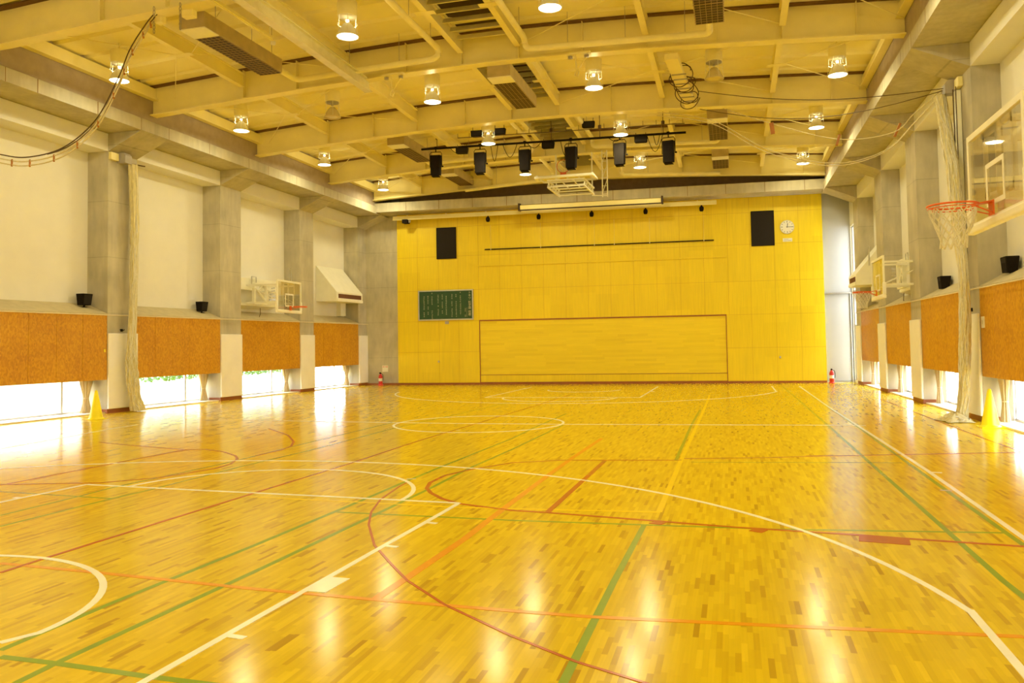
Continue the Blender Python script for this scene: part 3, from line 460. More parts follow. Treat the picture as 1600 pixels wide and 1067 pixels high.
for bi in range(4):
    ya, yb = GY[bi]+.15, GY[bi+1]-.15
    for xi, x in enumerate(JX+[9.05 if False else None]):
        if x is None: continue
        if bi == 3: yb2 = yb+.053*x
        else: yb2 = yb
        za, zb = gz(x, ya)+.30, gz(x, yb)+.30
        t = thing('roof_joist', 'cream joist %s, %s' % (JN[xi], BAYN[bi]), 'joist', (x, ya, za))
        mb = MB()
        for (wx, z0, z1) in ((.07, 0, .02), (.008, .02, .34), (.07, .34, .36)):
            mb.hexa([(x-wx, ya, za+z0), (x+wx, ya, za+z0), (x+wx, yb2, zb+z0), (x-wx, yb2, zb+z0), (x-wx, ya, za+z1), (x+wx, ya, za+z1), (x+wx, yb2, zb+z1), (x-wx, yb2, zb+z1)])
        obj('joist_body', rel(mb, t), 'cream', t)
        ym = (ya+yb2)/2; zm = (za+zb)/2; mb = MB().box((x-.22, ym-.09, zm-.006), (x+.22, ym+.09, zm+.0)); obj('gusset_plate', rel(mb, t), 'cream', t)
    # slender bracing rods from the joist middle to the girders
    ym = (ya+yb)/2
    for k, (x0, x1) in enumerate(((-6.85, -8.9), (-6.85, -3.85), (3.56, 6.5), (6.5, 8.9), (3.56, .56))):
        zc = gz(x0, ym)+.31
        mb = MB()
        for ye in (ya, yb): mb.tube([(x0+.2*(1 if x1 > x0 else -1), ym, zc), (x1, ye, gz(x1, ye)+.33)], .011, 5)
        tag(obj('brace_rod', mb, 'cream'), 'thin brace rods %s, %s' % (['near the left wall', 'left of the centre', 'right of the centre', 'near the right wall', 'at the ceiling centre'][k], BAYN[bi]), 'rod')
# edge beams along both sides
for sd in 'LR':
    t = thing('edge_joist', 'cream edge joist above the %s concrete beam' % ('left' if sd == 'L' else 'right'), 'joist', side(sd, 1.1, 15, 8.4))
    mb = MB(); run(mb, sd, [(.99, 8.40), (1.17, 8.40), (1.17, 8.44), (1.1, 8.46), (1.1, 8.72), (.99, 8.72)], Y0+.05, 28.4); obj('joist_body', rel(mb, t), 'cream', t)
# central louvre banks: slats between the two middle joists
for bi in range(4):
    ya, yb = GY[bi]+.3, GY[bi+1]-.3
    t = thing('ceiling_louvre', 'bank of cream slats between central joists, '+BAYN[bi], 'louvre', (-.15, ya, gz(0, ya)+.4))
    n = 9
    for k in range(n):
        y = ya+(yb-ya)*(k+.5)/n; z = gz(0, y)+.44
        mb = MB().hexa([(-.80, y-.10, z-.02), (.50, y-.10, z-.02), (.50, y-.02, z), (-.80, y-.02, z), (-.80, y+.02, z+.13), (.50, y+.02, z+.13), (.50, y+.05, z+.13), (-.80, y+.05, z+.13)])
        obj('slat', rel(mb, t), 'cream', t)
    z = gz(0, ya)+.70; mb = MB().box((-.84, ya, z), (.54, yb, z+.03)); obj('void_shade_panel', rel(mb, t), 'grille', t)  # dark panel painted as the shade of the void above the slats
# ================================================================ LAMPS
def lamp(lit):
    t = thing('high_bay_lamp', 'x', 'ceiling lamp')
    mb = MB().lathe([(0, .42), (.195, .42), (.2, .43), (.2, .70), (.19, .72), (0, .72)], n=24); obj('ballast_drum', mb, 'creamduct', t)
    mb = MB().tube([(0, 0, .72), (0, 0, 1.25)], .018, 8); obj('hanging_stem', mb, 'cream', t)
    mb = MB().lathe([(.185, .425), (.185, .40), (.03, .395), (.03, .35), (.0, .35)], n=24); obj('lamp_socket', mb, 'whitepaint' if lit else 'greysteel', t)
    mb = MB()
    for k in range(6):
        a = PI/3*k; mb.tube([(.19*math.cos(a), .19*math.sin(a), .42), (.2*math.cos(a), .2*math.sin(a), .2), (.225*math.cos(a), .225*math.sin(a), .02)], .005, 5)
    mb.tube([(.2*math.cos(2*PI*i/24), .2*math.sin(2*PI*i/24), .26) for i in range(24)], .005, 5, closed=True); obj('wire_guard', mb, 'whitepaint', t)
    mb = MB()  .lathe([(.045, .28), (.07, .275), (.11, .23), (.16, .15), (.205, .05), (.225, .012), (.225, 0), (.215, 0), (.20, .045), (.155, .14), (.10, .22), (.06, .265), (.04, .27)], n=28)
    obj('reflector', mb, 'dim' if not lit else 'whitepaint', t)
    mb = MB().lathe([(0, .35), (.03, .348), (.035, .33), (.03, .315), (0, .312)], n=16); obj('bulb', mb, 'lampbulb' if lit else 'greysteel', t)
    mb = MB().lathe([(0, .006), (.12, .008), (.214, .014), (.214, .022), (0, .016)], n=28); obj('lens', mb, 'lampglow' if lit else 'dim', t)
    if lit:
        ld = bpy.data.lights.new('lamp_light', 'AREA'); ld.shape = 'DISK'; ld.size = .42; ld.energy = LAMP_POWER; ld.color = LAMP_COL
        lo = bpy.data.objects.new('lamp_light', ld); C.objects.link(lo); lo.parent = t; lo.location = (0, 0, -.01)
        # light spilling upward from the open neck of the reflector
        l2 = bpy.data.lights.new('neck_light', 'POINT'); l2.shadow_soft_size = .02; l2.energy = LAMP_POWER*.24; l2.color = LAMP_COL
        lo = bpy.data.objects.new('neck_light', l2); C.objects.link(lo); lo.parent = t; lo.location = (0, 0, .295)
    return t
LX = [[(-8.5, 13.2), (-8.19, 17.63), (-8.08, 22.33), (-8.06, 27.12)], [(-2.05, 12.11), (-2.0, 16.76), (-1.9, 21.36), (-1.94, 26.19)],
      [(2.16, 11.97), (2.16, 16.92), (2.19, 21.61), (2.24, 26.4)], [(7.85, 12.9), (7.85, 17.77), (7.84, 22.68), (7.87, 27.72)]]
rn = ['the leftmost row by the left beam', 'the row just left of the centre', 'the row just right of the centre', 'the rightmost row by the right beam']; dn = ['nearest', 'second nearest', 'third nearest', 'farthest']
L0 = lamp(True); first = True
for c in range(4):
    for r in range(4):
        lb = 'lit round lamp, %s in %s' % (dn[r], rn[c]); x, y = LX[c][r]; z = 7.9 if (c, r) != (0, 0) else 8.0
        if first: L0.location = (x, y, z); L0['label'] = lb; L0['group'] = 'lit lamps under the roof'; first = False
        else: dup(L0, (x, y, z), 0, lb, 'lit lamps under the roof')
    for r, y in enumerate((7.4, 2.6, -2.2)):
        dup(L0, (LX[c][0][0], y, 8.0), 0, 'lit round lamp outside the picture, %s back, %s' % (['first', 'second', 'third'][r], rn[c]), 'lit lamps under the roof')
U0 = lamp(False); U0.location = (-5.12, 17.3, 7.93); U0['label'] = 'unlit high bay lamp on the left between lit lamps'; U0['group'] = 'unlit lamps under the roof'
dup(U0, (5.02, 17.25, 7.93), 0, 'unlit high bay lamp on the right next to the coiled cable', 'unlit lamps under the roof')
# ================================================================ HEATERS
def heater(x, y0, y1, lb):
    t = thing('ceiling_heater', lb, 'heater', (x, y0, 8.1), group='ceiling heaters'); L = y1-y0; w = .29
    mb = MB().box((-w, 0, .02), (w, L, .34)); obj('casing', mb, 'heatermetal', t, bevel=.01)
    mb = MB().box((-w, 0, 0), (w, .48, .018)); obj('blank_panel', mb, 'whitepaint', t)
    mb = MB().box((-w+.02, .5, .006), (w-.02, L-.02, .012)); obj('grille_backing', mb, 'grille', t)
    mb = MB(); n = int((L-.5)/.12)
    for k in range(n+1): y = .5+(L-.52)*k/n; r = .009 if k != int(n*.62) else .03; mb.box((-w, y-r/2, 0), (w, y+r/2, .006))
    for k in range(6): x_ = -w+.02+(2*w-.04)*k/5; mb.box((x_-.005, .5, 0), (x_+.005, L-.02, .006))
    obj('wire_grille', mb, 'gridwire', t)
    for xx in (-w+.03, w-.03):
        for yy in (.4, L-.4): obj('hanger_rod', MB().tube([(xx, yy, .34), (xx, yy, gz(x, y0+yy)+.78-8.1)], .007, 5), 'greysteel', t)
    return t
for a in [(-5.05, 11.25, 14.15, 'long grilled ceiling heater at the upper left, nearest on the left'), (.0, 15.98, 18.7, 'long grilled ceiling heater in the middle beneath the louvre slats'), (5.0, 11.3, 14.15, 'grilled ceiling heater cut off by the top edge of the picture'),
          (5.02, 21.45, 24.05, 'grilled ceiling heater on the right behind the stage light bar end'), (-5.0, 21.3, 23.85, 'grilled ceiling heater on the left beside the left end of the light bar'), (-4.95, 26.0, 28.4, 'farthest grilled ceiling heater on the left'), (5.03, 26.5, 28.5, 'farthest grilled ceiling heater on the right')]: heater(*a)
# ================================================================ AIR PIPES
def pipe(pts, lb, r=.07):
    P = [Vector(p) for p in pts]; out = [P[0]]
    for i in range(1, len(P)-1):     # rounded elbows
        a = (P[i-1]-P[i]).normalized(); b = (P[i+1]-P[i]).normalized()
        for k in range(6): s = k/5; out.append(P[i]+a*.16*(1-s)**2+b*.16*s**2)
    out.append(P[-1]); t = thing('lagged_pipe', lb, 'pipe', P[0]); mb = MB().tube(out, r, 12); obj('pipe_run', rel(mb, t), 'creamduct', t)
    for i in range(len(P)-1):
        L = (P[i+1]-P[i]).length
        if abs((P[i+1]-P[i]).normalized().z) < .3:
            for k in range(1, int(L/1.3)+1):
                q = P[i].lerp(P[i+1], k*1.3/L-.3/L); obj('hanger_rod', rel(MB().tube([q, (q.x, q.y, gz(q.x, q.y)+.79)], .006, 5), t), 'greysteel', t)
pipe([(-1.25, 11.1, 8.66), (-1.25, 15.2, 8.66), (-1.25, 15.2, 8.44), (-5.0, 15.2, 8.30), (-5.0, 14.2, 8.30)], 'white lagged pipe dropping beside the louvre and running left to the near left heater')
pipe([(.86, 11.1, 8.66), (.86, 15.2, 8.66), (.86, 15.2, 8.42), (4.98, 15.2, 8.30), (4.98, 14.2, 8.30)], 'white lagged pipe running right from the louvre to the heater cut by the top edge')
pipe([(.9, 20.8, 8.55), (.9, 24.2, 8.55), (.9, 24.2, 8.25), (5.0, 24.3, 8.12), (5.0, 24.05, 8.2)], 'white lagged pipe behind the stage lights running right to a heater')
pipe([(-1.2, 20.8, 8.6), (-1.2, 24.2, 8.55), (-1.2, 24.2, 8.22), (-5.0, 24.3, 8.15), (-5.0, 23.9, 8.2)], 'white lagged pipe behind the stage lights running left to a heater')
pipe([(1.35, 25.2, 8.45), (1.35, 28.15, 8.35), (1.35, 28.15, 8.05), (5.0, 28.35, 7.9)], 'white lagged pipe in the last bay running right along the end girder')
pipe([(-1.3, 25.2, 8.45), (-1.3, 28.0, 8.35), (-1.3, 28.0, 8.05), (-4.9, 28.05, 7.85)], 'white lagged pipe in the last bay running left along the end girder')
# ================================================================ RAILS UNDER THE GIRDERS
t = thing('hoist_rail', 'deep cream rail hung under the first two girders, left of centre', 'rail', (-3.4, 10.6, 8.05))
mb = MB()
for (wx, z0, z1) in ((.10, 0, .025), (.015, .025, .27), (.10, .27, .295)): mb.hexa([(-3.25-wx, 6, 8.05+z0), (-3.25+wx, 6, 8.05+z0), (-3.4+wx, 15.95, 8.05+z0), (-3.4-wx, 15.95, 8.05+z0), (-3.25-wx, 6, 8.05+z1), (-3.25+wx, 6, 8.05+z1), (-3.4+wx, 15.95, 8.05+z1), (-3.4-wx, 15.95, 8.05+z1)])
obj('rail_body', rel(mb, t), 'galv', t)
mb = MB().box((-3.6, 15.7, 8.34), (-3.2, 15.95, 8.37)).box((-3.5, 10.8, 8.34), (-3.1, 11.0, 8.37)); obj('clamp_plate', rel(mb, t), 'cream', t)
t = thing('curtain_track', 'thin cream curtain track ending in a pulley, beside the deep rail', 'track', (-3.8, 12.2, 8.1))
mb = MB().box((-3.86, 8, 8.07), (-3.76, 12.2, 8.13)).box((-3.83, 8, 8.05), (-3.79, 12.2, 8.07)); obj('track_body', rel(mb, t), 'cream', t)
mb = MB().lathe([(0, -.03), (.05, -.03), (.05, .03), (0, .03)], (-3.81, 12.22, 8.02), 12).tube([(-3.81, 12.1, 8.13), (-3.81, 12.1, 8.8)], .01, 6); obj('end_pulley', rel(mb, t), 'whitepaint', t)
t = thing('hoist_rail', 'cream beam under the second and third girders carrying the coiled cable', 'rail', (4.3, 16, 8.05))
mb = MB().hexa([(3.95, 15.9, 8.06), (4.25, 15.9, 8.06), (4.5, 20.3, 8.06), (4.22, 20.3, 8.06), (3.95, 15.9, 8.2), (4.25, 15.9, 8.2), (4.5, 20.3, 8.2), (4.22, 20.3, 8.2)]); obj('rail_body', rel(mb, t), 'cream', t)
mb = MB()
for i in range(7): y = 17.0+i*.38; x = 4.15+(y-16)*.055; mb.box((x-.17, y-.04, 8.035), (x+.17, y, 8.06))
obj('cable_clip', rel(mb, t), 'greysteel', t)
# coiled cable wound round that beam
pts = []
for i in range(420):
    a = 2*PI*i/70; y = 16.9+2.5*i/420; x = 4.17+(y-16)*.055; rr = .26+.03*math.sin(i*.21)
    pts.append((x+rr*math.cos(a), y+.34*math.sin(a*.5+i*.01), 8.10+.24*math.sin(a)*1.05))
mb = MB().tube(pts, .012, 5); tag(obj('coiled_cable', mb, 'darkrope'), 'dark cable coiled in loops round a cream beam right of centre', 'cable')
mb = MB().tube([(4.62, 18.3, 8.0)]+[(4.62+(9.9-4.62)*k/10, 18.3-(18.3-15.9)*k/10, 8.0-1.15*k/10-.25*math.sin(PI*k/10)) for k in range(1, 11)], .009, 5); tag(obj('dark_cord', mb, 'darkrope'), 'thin dark cord from the coiled cable to the right net pillar', 'cord')
mb = MB().tube([(4.6, 19.4, 7.85)]+[(4.6+(9.9-4.6)*k/10, 19.4-(19.4-15.9)*k/10, 7.85-1.0*k/10-.45*math.sin(PI*k/10)) for k in range(1, 11)], .009, 5); tag(obj('dark_cord', mb, 'darkrope'), 'lower thin dark cord from the coiled cable to the right net pillar', 'cord')
for (x, y, lb) in ((-2.55, 15.65, 'small cream pulley block under the second girder, left of centre'), (2.05, 15.65, 'small cream pulley block under the second girder, by the second lamp row')):
    t = thing('pulley_block', lb, 'pulley', (x, y, gz(x, y)-.02)); mb = MB().box((-.3, -.1, -.03), (.25, .06, .02)); obj('base_plate', mb, 'cream', t)
    for k, dx in enumerate((-.22, .16)):
        mb = MB().lathe([(0, -.02), (.06, -.02), (.045, 0), (.06, .02), (0, .02)], (dx, -.02, -.08), 14); obj('wheel', mb, 'greysteel', t)
    mb = MB().tube([(-.1, -.02, -.03), (-.08, -.02, -.38), (-.12, -.02, -.5), (-.06, -.02, -.55), (-.03, -.02, -.45), (-.06, -.02, -.35)], .02, 6); obj('hook', mb, 'cream', t)
    mb = MB().tube([(.2, 0, -.03), (-.04, 0, -.36)], .015, 6); obj('strut', mb, 'cream', t)
# ================================================================ STAGE LIGHT BAR
LBY, LBZ = 22.3, 8.15
def lz(x): return LBZ-.018*(x+4.5)
t = thing('stage_light_bar', 'long black pipe hung across the hall carrying stage lights', 'light bar', (0, LBY, LBZ))
mb = MB().tube([(-4.5, LBY, lz(-4.5)), (4.08, LBY, lz(4.08))], .035, 10); obj('pipe', rel(mb, t), 'black', t)
mb = MB().tube([(-3.2, LBY-.08, lz(-3.2)+.28), (4.05, LBY-.08, lz(4.05)+.26)], .012, 6)
for k in range(19): x = -3.2+k*.4; mb.tube([(x, LBY-.08, lz(x)+.28), (x, LBY-.08, lz(x)+.42)], .008, 5)
obj('socket_wire', rel(mb, t), 'darkrope', t)
for x in (-3.95, -.1, 1.45, 3.4): mb = MB().tube([(x, LBY, lz(x)), (x, LBY, gz(x, LBY)+.79)], .012, 6); mb.lathe([(0, -.05), (.05, -.05), (.05, .05), (0, .05)], (x, LBY, lz(x)+.35), 8); obj('drop_rod', rel(mb, t), 'darkrope', t)
mb = MB()
for k, (x0, x1, d) in enumerate(((-2.1, -1.85, .55), (-1.7, -1.2, .45), (-3.5, -3.0, .2), (.2, .5, .5), (2.9, 3.4, .55), (3.1, 3.3, .35), (-.9, -.4, .2), (1.7, 2.2, .15))):
    mb.tube([(x0+(x1-x0)*s/8, LBY-.04, lz(x0)-d*math.sin(PI*s/8)) for s in range(9)], .01, 5)
obj('hanging_cable', rel(mb, t), 'black', t)
def spot(lb, loc, rz):
    t = thing('stage_spotlight', lb, 'stage light', loc, rz, 'black profile spotlights on the light bar')
    mb = MB().hexa([(-.15, -.16, -.92), (.15, -.16, -.92), (.15, .12, -.88), (-.15, .12, -.88), (-.165, -.12, -.24), (.165, -.12, -.24), (.165, .16, -.20), (-.165, .16, -.20)]); obj('housing', mb, 'black', t, bevel=.015)
    mb = MB().box((-.125, -.13, -.945), (.125, .09, -.925)); obj('lens_frame', mb, 'black', t)
    P = [(-.2, 0, -.62), (-.2, 0, -.18), (-.16, 0, -.12), (.16, 0, -.12), (.2, 0, -.18), (.2, 0, -.62)]; mb = MB().tube(P, .012, 6); mb.tube([(.2, 0, -.6), (.25, 0, -.6)], .025, 8); obj('yoke', mb, 'black', t)
    mb = MB().tube([(0, 0, -.12), (0, 0, .05)], .018, 8); mb.box((-.04, -.05, -.02), (.04, .05, .05)); obj('clamp', mb, 'black', t)
    return t
sx = [-4.0, -2.47, -.97, .53, 2.06, 3.55]; sn = ['leftmost', 'second from the left', 'third from the left', 'fourth from the left', 'fifth from the left', 'rightmost']
s0 = spot('black stage spotlight hanging from the light bar, leftmost', (sx[0], LBY, lz(sx[0])), .12)
for i in range(1, 6): dup(s0, (sx[i], LBY, lz(sx[i])-(.0 if i != 4 else -.02)), .12-.05*i, 'black stage spotlight hanging from the light bar, '+sn[i])
def flood(lb, loc, rz):
    t = thing('flood_light', lb, 'stage light', loc, rz, 'small black floodlights near the light bar'); mb = MB().hexa([(-.2, -.12, -.22), (.2, -.12, -.22), (.17, .12, -.2), (-.17, .12, -.2), (-.2, -.14, -.03), (.2, -.14, -.03), (.2, .12, 0), (-.2, .12, 0)]); obj('housing', mb, 'black', t, bevel=.012)
    mb = MB().box((-.17, -.145, -.2), (.17, -.128, -.06)); obj('front_glass', mb, 'blackcloth', t); mb = MB().tube([(-.15, 0, 0), (-.15, 0, .1)], .01, 5); mb.tube([(.15, 0, 0), (.15, 0, .1)], .01, 5); obj('bracket', mb, 'darkrope', t)
    return t
f0 = flood('small black floodlight on the bar between the first two spotlights', (-3.08, LBY, lz(-3.1)-.02), .2)
for (x, z, lb) in ((-.2, lz(-.2)-.02, 'small black floodlight on the bar between the third and fourth spotlights'), (2.72, lz(2.7)-.02, 'small black floodlight on the bar between the fifth and last spotlights'),
                   (-2.55, 8.62, 'small black floodlight above the bar, left of a lit lamp'), (-1.8, 8.63, 'small black floodlight above the bar, right of a lit lamp'), (1.1, 8.60, 'small black floodlight above the bar near the fourth spotlight')):
    dup(f0, (x, LBY, z), .1, lb)
# ================================================================ END WALL FITTINGS
def on(x, o, z): return (x, BY(x)-o, z)
t = thing('light_trough', 'long cream light trough along the top of the wooden wall', 'trough', on(-1.8, .4, 7))
mb = MB(); back(mb, -8.40, 4.82, .30, .48, 6.96, 7.10); back(mb, -8.40, 4.82, .48, .50, 6.93, 6.99); obj('trough_body', rel(mb, t), 'cream', t)
mb = MB()
for i in range(8): x = -7.8+i*1.7; back(mb, x-.02, x+.02, .02, .42, 7.10, 7.14)
obj('arm', rel(mb, t), 'cream', t)
t = thing('screen_case', 'long rolled projection screen case above the middle of the end wall', 'screen case', on(0, .9, 7.3))
mb = MB(); back(mb, -2.75, 2.78, 1.04, 1.2, 6.99, 7.17); obj('case_body', rel(mb, t), 'cream', t, bevel=.02)
mb = MB(); back(mb, -2.82, -2.75, 1.005, 1.22, 6.95, 7.25); back(mb, 2.78, 2.85, 1.005, 1.22, 6.95, 7.25); back(mb, -2.75, 2.78, 1.16, 1.205, 6.95, 6.99); obj('end_cap', rel(mb, t), 'grille', t)
def canspot(lb, loc):
    t = thing('wall_spotlight', lb, 'spotlight', loc, 0, 'black can spotlights under the trough'); mb = MB().tube([(0, 0, .02), (0, 0, -.08)], .03, 8); obj('stem', mb, 'black', t)
    mb = MB().lathe([(0, .06), (.06, .05), (.085, 0), (.085, -.08), (.06, -.14), (0, -.14)], (0, -.02, -.12), 14); obj('can', mb, 'black', t); return t
cs = [-4.3, -2.18, -.03, 2.1, 4.25]; cn = ['far left of the row', 'second from the left', 'in the middle of the row', 'second from the right', 'far right of the row']
c0 = canspot('small black can spotlight under the trough, '+cn[0], on(cs[0], .39, 6.96))
for i in range(1, 5): dup(c0, on(cs[i], .39, 6.96), 0, 'small black can spotlight under the trough, '+cn[i])
t = thing('projector_camera', 'small black projector box under the left end of the trough', 'projector', on(-7.85, .4, 6.9)); mb = MB().box((-.12, -.15, -.11), (.12, .15, .05)); obj('housing', mb, 'black', t, bevel=.01)
mb = MB().lathe([(0, 0), (.05, 0), (.05, .12), (0, .12)], (.16, 0, -.08), 12); obj('lens', mb, 'greysteel', t)
for x0, x1, z0, z1, lb in ((-6.66, -5.80, 5.28, 6.60, 'black cloth speaker panel on the left of the wooden wall'), (6.09, 6.95, 5.30, 6.66, 'black cloth speaker panel on the right of the wooden wall beside the clock')):
    t = thing('speaker_panel', lb, 'speaker', on((x0+x1)/2, 0, z0), group='black speaker panels'); mb = MB(); back(mb, x0+.02, x1-.02, .004, .03, z0+.02, z1-.02); obj('cloth_front', rel(mb, t), 'blackcloth', t)
    mb = MB(); back(mb, x0, x0+.02, .002, .04, z0, z1); back(mb, x1-.02, x1, .002, .04, z0, z1); back(mb, x0+.02, x1-.02, .002, .04, z0, z0+.02); back(mb, x0+.02, x1-.02, .002, .04, z1-.02, z1); obj('frame', rel(mb, t), 'black', t)
t = thing('hanging_baton', 'thin dark baton hung across the upper wooden wall', 'baton', on(0, .05, 5.6)); mb = MB(); back(mb, -4.56, 4.68, .03, .06, 5.58, 5.62); obj('baton_bar', rel(mb, t), 'black', t)
mb = MB()
for x in (-4.3, -2.2, .0, .8, 2.2, 4.3): back(mb, x-.012, x+.012, .025, .065, 5.57, 5.63); mb.tube([on(x, .04, 5.62), on(x, .04, 6.6)], .004, 4)
obj('hanging_wire', rel(mb, t), 'creamduct', t)
# clock
t = thing('wall_clock', 'round white wall clock reading about quarter past twelve', 'clock', on(7.42, .0, 5.99)); rz = math.atan(.0532)
t.rotation_euler = (0, 0, rz)
def disc(mb, r, y0, y1, n=36): return mb.add([(r*math.cos(2*PI*i/n), yy, r*math.sin(2*PI*i/n)) for yy in (y0, y1) for i in range(n)], [tuple(range(n)), tuple(range(2*n-1, n-1, -1))]+[(i, n+i, n+(i+1) % n, (i+1) % n) for i in range(n)])
mb = MB(); disc(mb, .262, -.045, -.004); obj('rim', mb, 'alu', t); mb = MB(); disc(mb, .245, -.05, -.046); obj('dial', mb, 'paper', t)
mb = MB()
for k in range(12):
    a = PI/6*k; r0, r1 = (.17, .225) if k % 3 == 0 else (.19, .225)
    mb.bar((r0*math.sin(a), -.053, r0*math.cos(a)), (r1*math.sin(a), -.053, r1*math.cos(a)), .018, .004, (0, 1, 0))
obj('hour_mark', mb, 'black', t)
a = math.radians(7.5); mb = MB().bar((-.03*math.sin(a), -.058, -.03*math.cos(a)), (.14*math.sin(a), -.058, .14*math.cos(a)), .02, .004, (0, 1, 0)); obj('hour_hand', mb, 'black', t)
mb = MB().bar((-.04, -.063, 0), (.20, -.063, 0), .013, .004, (0, 1, 0)); obj('minute_hand', mb, 'black', t)
t = thing('wall_label', 'small pale printed card under the wall clock', 'card', on(7.42, 0, 5.44)); mb = MB(); back(mb, 7.25, 7.60, .003, .012, 5.43, 5.56); obj('card', rel(mb, t), 'paper', t)
mb = MB(); back(mb, 7.29, 7.46, .0125, .0135, 5.515, 5.53); back(mb, 7.29, 7.56, .0125, .0135, 5.46, 5.475); obj('print', rel(mb, t), 'greysteel', t)
# green song board: title readable, verses only as small strokes (too blurred to read in the photo)
t = thing('song_board', 'dark green board with vertical pale lettering on the wooden wall', 'sign', on(-6.3, 0, 2.72))
mb = MB(); back(mb, -7.44, -5.14, .004, .035, 2.75, 3.92); obj('green_panel', rel(mb, t), 'green', t)
mb = MB(); back(mb, -7.49, -7.44, .002, .05, 2.70, 3.97); back(mb, -5.14, -5.09, .002, .05, 2.70, 3.97); back(mb, -7.44, -5.14, .002, .05, 2.70, 2.75); back(mb, -7.44, -5.14, .002, .05, 3.92, 3.97); obj('frame', rel(mb, t), 'alu', t)
mb = MB(); rnd = random.Random(3)
def glyph(x, z, s):
    for k in range(4):
        if rnd.random() < .5: a = rnd.uniform(-.42, .1)*s; back(mb, x+a, x+a+.42*s, .0355, .0365, z+rnd.uniform(-.4, .4)*s, z+rnd.uniform(-.4, .4)*s) if False else back(mb, x-.38*s, x+.38*s, .0355, .0365, z+(k-1.7)*.24*s, z+(k-1.7)*.24*s+.09*s)
        else: xx = x+rnd.uniform(-.32, .32)*s; back(mb, xx-.05*s, xx+.05*s, .0355, .0365, z-.4*s, z+.38*s)
cols = [(-5.645, 3.85, 2.93, ''), (-5.83, 3.76, 2.82, ''), (-6.01, 3.76, 2.80, ''), (-6.26, 3.85, 2.88, ''), (-6.43, 3.76, 2.96, ''), (-6.615, 3.75, 2.88, ''), (-6.88, 3.84, 2.76, ''), (-7.06, 3.72, 2.96, ''), (-7.235, 3.70, 2.80, '')]
for (x, z0, z1, _) in cols:
    z = z0; k = 0; mb = MB()
    while z > z1:
        if not (k in (1,) and z0 > 3.8) and rnd.random() > .1: glyph(x, z, .062)
        z -= .075; k += 1
    obj('verse_text', rel(mb, t), 'ochretext', t)
z = 3.18; mb = MB()
while z > 2.8: glyph(-5.37, z, .04); glyph(-5.44, z-.01, .05) if z > 3.05 or z < 2.95 else None; z -= .055
obj('credit_text', rel(mb, t), 'ochretext', t)
def text(body, size, name, m, parent, loc, rz=rz):
    cu = bpy.data.curves.new(name, 'FONT'); cu.body = body; cu.size = size; cu.align_x = 'CENTER'; cu.align_y = 'CENTER'; cu.extrude = .001
    tmp = bpy.data.objects.new('tmp', cu); C.objects.link(tmp); dg = bpy.context.evaluated_depsgraph_get(); me = bpy.data.meshes.new_from_object(tmp.evaluated_get(dg)); bpy.data.objects.remove(tmp)
    me.name = name; me.materials.clear(); me.materials.append(M[m]); o = bpy.data.objects.new(name, me); C.objects.link(o); o.parent = parent; o.location = loc; o.rotation_euler = (PI/2, 0, rz); return o
zt = 3.83
for ch in 'トキワ 松学園 校歌':
    if ch == ' ': zt -= .045; continue
    x = -5.245; p = Vector(on(x, .0375, zt))-Vector(t.location); text(ch, .125, 'title_character', 'ochretext', t, p); zt -= .118
t = thing('wall_label', 'small brown plate on the wall just below the green board', 'plate', on(-6.25, 0, 2.56)); mb = MB(); back(mb, -6.33, -6.17, .003, .02, 2.54, 2.66); obj('plate', rel(mb, t), 'greysteel', t)
# fire extinguishers and their signs
def exting(lb, x, y):
    t = thing('fire_extinguisher', lb, 'fire extinguisher', (x, y, 0)); mb = MB().lathe([(0, .04), (.075, .04), (.085, .06), (.085, .38), (.06, .44), (.03, .47), (.03, .5), (0, .5)], n=20); obj('cylinder', mb, 'red', t)
    mb = MB().lathe([(0, 0), (.12, 0), (.12, .03), (.09, .05), (0, .05)], n=20); obj('stand', mb, 'red', t)
    mb = MB().box((-.02, -.08, .5), (.02, .03, .525)).box((-.015, -.1, .53), (.015, .02, .55)).box((-.03, -.03, .49), (.03, .03, .53)); obj('valve_handle', mb, 'black', t)
    mb = MB().tube([(.03, 0, .5), (.1, 0, .47), (.12, -.01, .35), (.11, -.02, .2)], .012, 6); obj('hose', mb, 'black', t)
    mb = MB().lathe([(.0862, .18), (.0862, .3)], n=20); obj('paper_label', mb, 'paper', t)
    return t
exting('red fire extinguisher on a stand in the far left corner', -9.12, 29.02); exting('red fire extinguisher on a stand at the right edge of the wooden wall', 8.83, 29.86)
for (x, o, lb) in ((-9.06, -.12, 'white extinguisher sign with red characters on the left corner wall'), (8.92, -.155, 'white extinguisher sign with red characters on the right white door wall')):
    t = thing('extinguisher_sign', lb, 'sign', on(x, o, .62)); mb = MB(); back(mb, x-.13, x+.13, o+.002, o+.012, .56, .83); obj('card', rel(mb, t), 'paper', t)
    p = Vector(on(x, o+.0135, .77))-Vector(t.location); text('消火器', .082, 'red_lettering', 'redtext', t, p)
